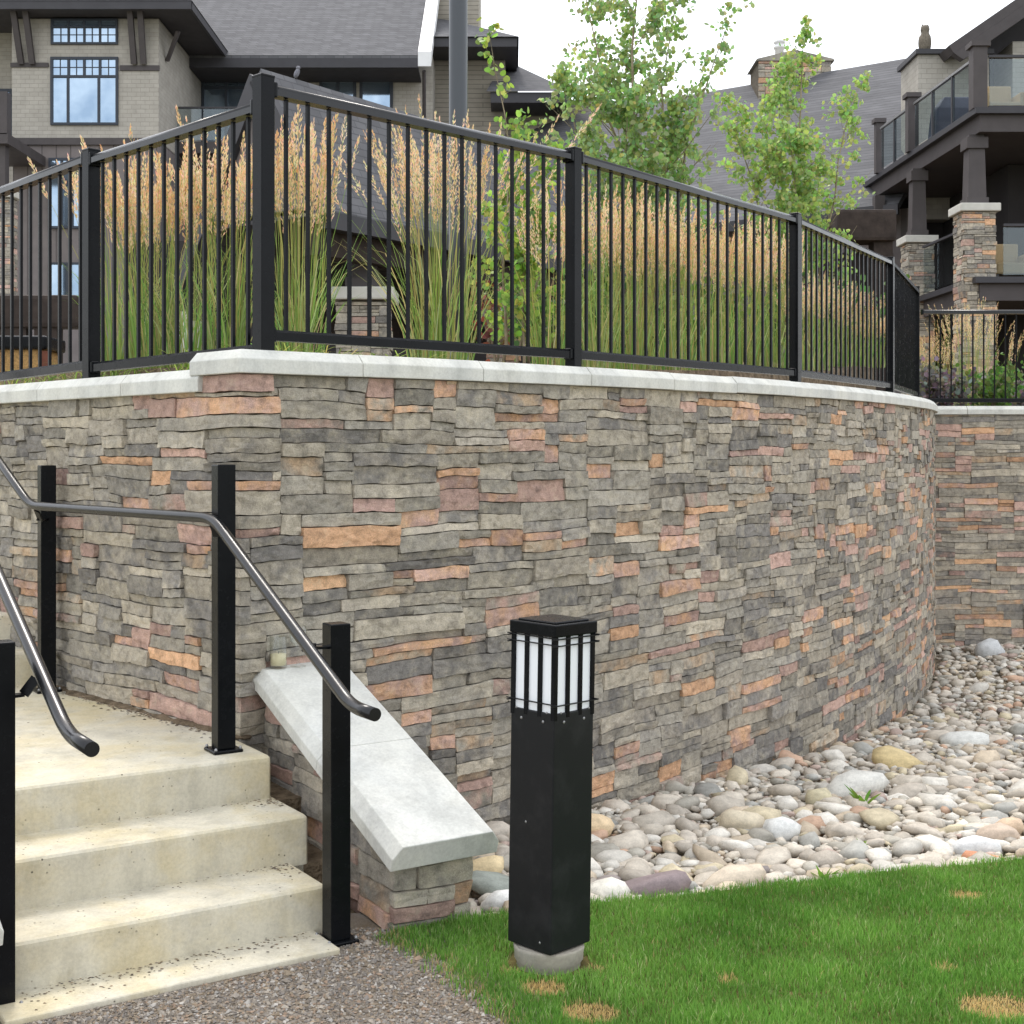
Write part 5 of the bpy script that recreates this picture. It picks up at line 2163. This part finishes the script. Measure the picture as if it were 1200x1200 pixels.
# ------------------------------------------------------------------ roofed hall with chimney (middle distance, right)
hall = thing('roofed_hall', (5, 38, 3), 'long charcoal shingled roof with stone chimney behind the aspens', 'building')
hr = Vector((9.96, 41.9, 13.3))
hd = Vector((-.818, .575, 0))
hp = Vector((-.575, -.818, 0))
a, b = hr + hd * (-4.6), hr + hd * 17
run, drop = 7.6, 5.7
c, d = b + hp * run, a + hp * run
c.z = d.z = hr.z - drop
slabroof([a, b, c, d], .18, 'roof', 'roof', hall)
a2, b2_ = a - hp * run, b - hp * run
a2.z = b2_.z = hr.z - drop
slabroof([b, a, a2, b2_], .18, 'roof', 'roof', hall)
MB().beam(d + Vector((0, 0, -.15)), c + Vector((0, 0, -.15)), .12, .25).build('gutter', M['fascia'], hall)
w0, w1 = d - hp * .8, c - hp * .8
w0.z = w1.z = 3.0
MB().prism([w0, w1, w1 - hp * 5, w0 - hp * 5], (0, 0, hr.z - drop - 3.0)).build('wall', M['batten'], hall)
cp_ = at(928, 100, 42.6)
MB().box(cp_.x - 1.12, cp_.x + 1.12, 42.2, 43.6, cp_.z - 3.5, sz(72, 42.2)).build('chimney_core', M['mortar'], hall)
geos = []
for (i0, i1, k0, k1) in pack(22, 40, lambda i, kz: True, 2, 6, None, ((1, .4), (2, .5), (3, .1))):
    g_ = stone_geo(lambda t: Vector((cp_.x - 1.12 + t, 42.2)), lambda t: FN, i0 * .102, i1 * .102, cp_.z - 2.6 + k0 * .085, cp_.z - 2.6 + k1 * .085, clip=lambda s: sz(72, 42.2), du=.25, dv=.1, gap=.01, amp=.6, prot=(.03, .07))
    geos.append(g_ + stone_cols())
stones_to_objects(hall, geos, 0, rest='stone_cladding')
zt_ = sz(72, 42.2)
MB().prism([(cp_.x - 1.22, 42.1, zt_), (cp_.x + 1.22, 42.1, zt_), (cp_.x + 1.18, 42.1, zt_ + .06), (cp_.x, 42.1, zt_ + .34), (cp_.x - 1.18, 42.1, zt_ + .06)], (0, 1.6, 0)).build('chimney_cap', M['oldconc'], hall)
MB().lathe((cp_.x - .35, 42.8, zt_ + .2), [(.14, 0), (.14, .35), (.19, .37), (.19, .44), (.14, .46), (.14, .52), (.18, .54), (.18, .6), (.05, .68)], 14).build('flue', M['whitetrim'], hall)

# ------------------------------------------------------------------ balcony building (right)
bal = thing('balcony_building', (11, 30, 2.5), 'dark brown balcony building with stone piers and glass railings at the right', 'building')
KX, KY = 9.25, 27.0
KX2, KY2 = 8.95, 33.2
zU, zL = 8.37, 5.03
MB().prism([(KX, KY, zU - .46), (16, KY, zU - .46), (16, 36, zU - .46), (KX2, 36, zU - .46)], (0, 0, .34)).build('upper_deck', M['darktrim'], bal)
MB().prism([(KX - .12, KY - .12, zU - .12), (16, KY - .12, zU - .12), (16, 36, zU - .12), (KX2 - .12, 36, zU - .12)], (0, 0, .12)).build('upper_deck_edge', M['fascia'], bal)
MB().prism([(KX, KY, zL - .46), (16, KY, zL - .46), (16, 36, zL - .46), (KX2, 36, zL - .46)], (0, 0, .34)).build('lower_deck', M['darktrim'], bal)
MB().prism([(KX - .12, KY - .12, zL - .12), (16, KY - .12, zL - .12), (16, 36, zL - .12), (KX2 - .12, 36, zL - .12)], (0, 0, .12)).build('lower_deck_edge', M['fascia'], bal)
MB().box(10.9, 16, 30.0, 36, 2.0, zU - .48).build('inner_wall', M['shadewall'], bal)  # shade below the upper deck is in the wall colour
MB().box(9.6, 16, 34.5, 36, 2.0, zU - .48).build('inner_wall', M['shadewall'], bal)
MB().box(at(1155, 0, 34.5).x, 18, 34.5, 36, zU, zU + 2.2).build('shingle_wall', M['shingle'], bal)
MB().box(at(1185, 0, 34).x, 18, 33.9, 36, zU, zU + 3.4).build('shingle_wall', M['shingle'], bal)


def lerpk(f):
    return Vector((KX + (KX2 - KX) * f, KY + (KY2 - KY) * f))


posts = [(0.0, .28), (.62, .24), (1.0, .19)]
for f, w_ in posts:
    p = lerpk(f)
    h_ = 1.22
    MB().box(p.x - w_ / 2, p.x + w_ / 2, p.y - w_ / 2 + .1, p.y + w_ / 2 + .1, zU, zU + h_).build('rail_post', M['darktrim'], bal)
    MB().box(p.x - w_ / 2 - .05, p.x + w_ / 2 + .05, p.y - w_ / 2 + .05, p.y + w_ / 2 + .15, zU + h_, zU + h_ + .10).build('post_collar', M['darktrim'], bal)
for fa, fb, n in ((0.0, .62, 3), (.62, 1.0, 2)):
    A, B = lerpk(fa), lerpk(fb)
    d_ = (B - A).normalized()
    A, B = A + d_ * .28, B - d_ * .1
    MB().beam((A.x, A.y, zU + 1.05), (B.x, B.y, zU + 1.05), .07, .05).build('glass_rail', M['zinc'], bal)
    for i in range(n):
        a_, b_ = A.lerp(B, (i + .04) / n), A.lerp(B, (i + .96) / n)
        MB().beam((a_.x, a_.y, zU + .54), (b_.x, b_.y, zU + .54), .012, .92).build('glass_panel', M['railglass'], bal)
        if i:
            q_ = A.lerp(B, i / n)
            MB().box(q_.x - .03, q_.x + .03, q_.y - .03, q_.y + .03, zU, zU + 1.03).build('glass_post', M['fascia'], bal)
MB().beam((KX + .2, KY + .08, zU + 1.05), (12, KY + .08, zU + 1.05), .07, .05).build('glass_rail', M['fascia'], bal)
for i in range(3):
    MB().box(KX + .22 + i * .75, KX + .90 + i * .75, KY + .07, KY + .085, zU + .08, zU + 1.0).build('glass_panel', M['railglass'], bal)
    MB().box(KX + .915 + i * .75, KX + .96 + i * .75, KY + .05, KY + .10, zU, zU + 1.02).build('glass_post', M['fascia'], bal)
MB().box(KX + .2, 12, KY + .05, KY + .10, zU + .02, zU + .07).build('glass_rail', M['fascia'], bal)
# piers and tapered columns
p = lerpk(0)
pier(bal, p.x + .02, p.y + .38, .60, 2.2, sz(247, 27), zU - .46)
p = lerpk(.55)
pier(bal, p.x + .0, p.y + .2, .54, 2.2, sz(285, 30.4), zU - .46)
p = lerpk(1.0)
MB().box(p.x - .12, p.x + .12, p.y, p.y + .25, 2.2, zU - .55).build('post', M['darktrim'], bal)
# lower railing between the piers
A, B = lerpk(.06), lerpk(.49)
MB().beam((A.x - .05, A.y, zL + 1.05), (B.x - .05, B.y, zL + 1.05), .06, .05).build('glass_rail', M['fascia'], bal)
for i in range(3):
    a_, b_ = A.lerp(B, (i + .03) / 3), A.lerp(B, (i + .97) / 3)
    MB().beam((a_.x - .05, a_.y, zL + .52), (b_.x - .05, b_.y, zL + .52), .012, .95).build('glass_panel', M['railglass'], bal)
MB().beam((KX + .5, KY + .1, zL + 1.05), (12, KY + .1, zL + 1.05), .06, .05).build('glass_rail', M['fascia'], bal)
MB().box(KX + .5, 11.9, KY + .09, KY + .105, zL + .06, zL + 1.0).build('glass_panel', M['railglass'], bal)
# roof above with soffit
g0, g1 = at(1118, 62, 33.2), at(1215, -5, 33.2)
dv = (g1 - g0).normalized()
nrm_ = Vector((-dv.z, 0, dv.x))
MB().prism([g0, g0 + dv * 8, g0 + dv * 8 + nrm_ * .22, g0 + nrm_ * .22], (0, 3, 0)).build('roof', M['darktrim'], bal)
MB().prism([g0 - nrm_ * .26 + dv * .1, g0 + dv * 8 - nrm_ * .26, g0 + dv * 8 - nrm_ * .002, g0 - nrm_ * .002], (0, .25, 0)).build('fascia', M['darktrim'], bal)
MB().prism([g0 - nrm_ * .12 + dv * .3 + Vector((0, .3, 0)), g0 + dv * 8 - nrm_ * .12 + Vector((0, .3, 0)), g0 + dv * 8 - nrm_ * .01 + Vector((0, .3, 0)), g0 - nrm_ * .01 + dv * .3 + Vector((0, .3, 0))], (0, 2.6, 0)).build('soffit', M['soffit'], bal)
xe = 18.0
ke = (xe - g0.x) / dv.x
ge = g0 + dv * ke
MB().prism([Vector((g0.x + .5, 35.2, zU)), Vector((xe, 35.2, zU)), Vector((xe, 35.2, ge.z - .1)), Vector((g0.x + .5, 35.2, g0.z + .5 * dv.z / dv.x - .1))], (0, .3, 0)).build('gable_wall', M['soffit'], bal)
# shingled box stack with owl
q0, q1 = at(1076, 64, 34), at(1140, 64, 34)
MB().box(q0.x, q1.x + .4, 34, 35.5, zU - 1, q0.z).build('shingle_stack', M['shingle'], bal)
MB().box(q0.x - .08, q1.x + .5, 33.9, 35.6, q0.z, q0.z + .12).build('stack_cap', M['fascia'], bal)
ow = Vector((at(1084, 0, 34.2).x, 34.2, q0.z + .12))
owl = thing('owl_figure', ow, 'upright brown owl decoy standing on the shingled stack', 'statue')
mo = MB()
mo.lathe(ow, [(.10, 0), (.13, .10), (.155, .25), (.14, .38), (.10, .46), (.10, .50), (.115, .56), (.10, .64), (.05, .67)], 14)
for s in (-1, 1):
    mo.add([ow + Vector((s * .09, 0, .63)), ow + Vector((s * .03, -.02, .65)), ow + Vector((s * .05, .03, .64)), ow + Vector((s * .085, 0, .72))], [(0, 1, 3), (1, 2, 3), (2, 0, 3), (0, 2, 1)])
mo.build('body', M['owl'], owl)
mo = MB().add([ow + Vector((-.12, -.05, .2)), ow + Vector((-.05, .05, .05)), ow + Vector((-.10, .14, -.04)), ow + Vector((-.15, .08, .1))], [(0, 1, 2, 3), (3, 2, 1, 0)])
MB().ellipsoid(ow + Vector((-.12, .02, .24)), (.04, .09, .18), 10, 8).build('wing', M['owl'], owl)
MB().ellipsoid(ow + Vector((.12, .02, .24)), (.04, .09, .18), 10, 8).build('wing', M['owl'], owl)
MB().box(ow.x - .12, ow.x + .12, ow.y - .12, ow.y + .12, ow.z + .001, ow.z + .03).build('foot_block', M['owl'], owl)
# furniture seen through the glass
gx = at(1120, 0, 30).x
gr = thing('covered_grill', (gx, 30, zU), 'barbecue grill under a grey cover behind the balcony glass', 'grill')
MB().add([(gx + a_ * .55, 30 + b_ * .3, zU + h_) for h_, k_ in ((0.0, 1), (.0, 1)) for a_, b_ in ((-1, -1), (1, -1), (1, 1), (-1, 1))] +
         [(gx + a_ * .48, 30 + b_ * .26, zU + .72) for a_, b_ in ((-1, -1), (1, -1), (1, 1), (-1, 1))] +
         [(gx + a_ * .30, 30 + b_ * .15, zU + .98) for a_, b_ in ((-1, -1), (1, -1), (1, 1), (-1, 1))],
         [(4, 5, 9, 8), (5, 6, 10, 9), (6, 7, 11, 10), (7, 4, 8, 11), (8, 9, 13, 12), (9, 10, 14, 13), (10, 11, 15, 14), (11, 8, 12, 15), (12, 13, 14, 15)]).build('cover', M['grillcover'], gr, .05, 3)
MB().box(gx - .5, gx - .42, 29.8, 30.2, zU, zU + .10).build('wheel', M['fascia'], gr)


def chair(x, y, z, name, label):
    root = thing(name, (x, y, z), label, 'chair')
    MB().box(x - .32, x + .32, y - .32, y + .32, z + .18, z + .42).build('seat', M['wicker'], root, .04, 2)
    MB().box(x - .32, x + .32, y + .22, y + .34, z + .421, z + .88).build('backrest', M['wicker'], root, .04, 2)
    for s in (-1, 1):
        MB().box(x + s * .36 - .05, x + s * .36 + .05, y - .30, y + .32, z + .10, z + .62).build('armrest', M['wicker'], root, .03, 2)
        for t_ in (-1, 1):
            MB().box(x + s * .30 - .03, x + s * .30 + .03, y + t_ * .27 - .03, y + t_ * .27 + .03, z, z + .179).build('leg', M['darktrim'], root)


chair(at(1180, 0, 28.2).x, 28.2, zL, 'wicker_chair', 'tan wicker armchair on the lower balcony right of the stone pier')
chair(at(1172, 0, 28.4).x, 28.4, zU, 'wicker_chair', 'tan wicker armchair on the upper balcony behind glass')

# timber beam frame right of centre and white rake beyond
tf = thing('timber_frame', (at(1020, 0, 20).x, 20, 2.8), 'heavy dark timber beam on a post left of the stone piers', 'beam')
p0, p1 = at(978, 266, 20), at(1047, 266, 20)
MB().box(p0.x, p1.x, 19.8, 20.3, p0.z - .23, p0.z + .23).build('beam', M['timber'], tf, .05, 2)
MB().box(at(1022, 0, 20).x, at(1044, 0, 20).x, 19.9, 20.2, 2.4, p0.z - .231).build('post', M['timber'], tf)
MB().box(p0.x - .6, p1.x + .1, 20.31, 20.6, p0.z - .8, p0.z - .32).build('rear_beam', M['timber'], tf, .04, 2)
wr = MB().prism([at(1046, 243, 36), at(1046, 266, 36), at(1074, 238, 36), at(1074, 218, 36)], (0, .3, 0)).build('white_rake_board', M['whitetrim'])
tag(wr, 'small white sloping rake board between the dark posts at the right', 'board')

# left timber beam and litter bin on the terrace
tl = thing('timber_frame', (at(50, 0, 15).x, 15, 2.2), 'low dark timber rail behind the left end of the fence', 'beam')
p0, p1 = at(-30, 365, 15), at(97, 365, 15)
MB().box(p0.x, p1.x, 14.85, 15.15, p0.z - .19, p0.z + .17).build('beam', M['timber'], tl, .05, 2)
MB().box(p0.x + .3, p0.x + .6, 14.9, 15.1, 1.9, p0.z - .191).build('post', M['timber'], tl)
MB().box(p1.x - .5, p1.x - .25, 14.9, 15.1, 1.9, p0.z - .191).build('post', M['timber'], tl)
YC = 10.0
b0, b1_ = at(-6, 0, YC).x, at(52, 0, YC).x
ztb = sz(397, YC)
bin_ = thing('litter_bin', ((b0 + b1_) / 2, YC + .2, 1.88), 'tan aggregate litter bin with black lid behind the far left fence', 'bin')
MB().box(b0 + .02, b1_ - .02, YC, YC + .36, 1.86, ztb - .08).build('aggregate_panel', M['aggregate'], bin_)
for xx in (b0, b1_):
    MB().box(xx - .03, xx + .03, YC - .02, YC + .04, 1.86, ztb - .09).build('corner_post', M['redwood'], bin_)
MB().box(b0 - .03, b1_ + .03, YC - .04, YC + .40, ztb - .079, ztb + .02).build('lid', M['black'], bin_, .02, 2)
cst = thing('stone_column', (at(9, 0, 33).x, 33, 2.5), 'tall narrow stone column behind the left end of the fence', 'column')
pier(cst, at(8, 0, 33).x, 33, .36, 4.2, sz(233, 33))
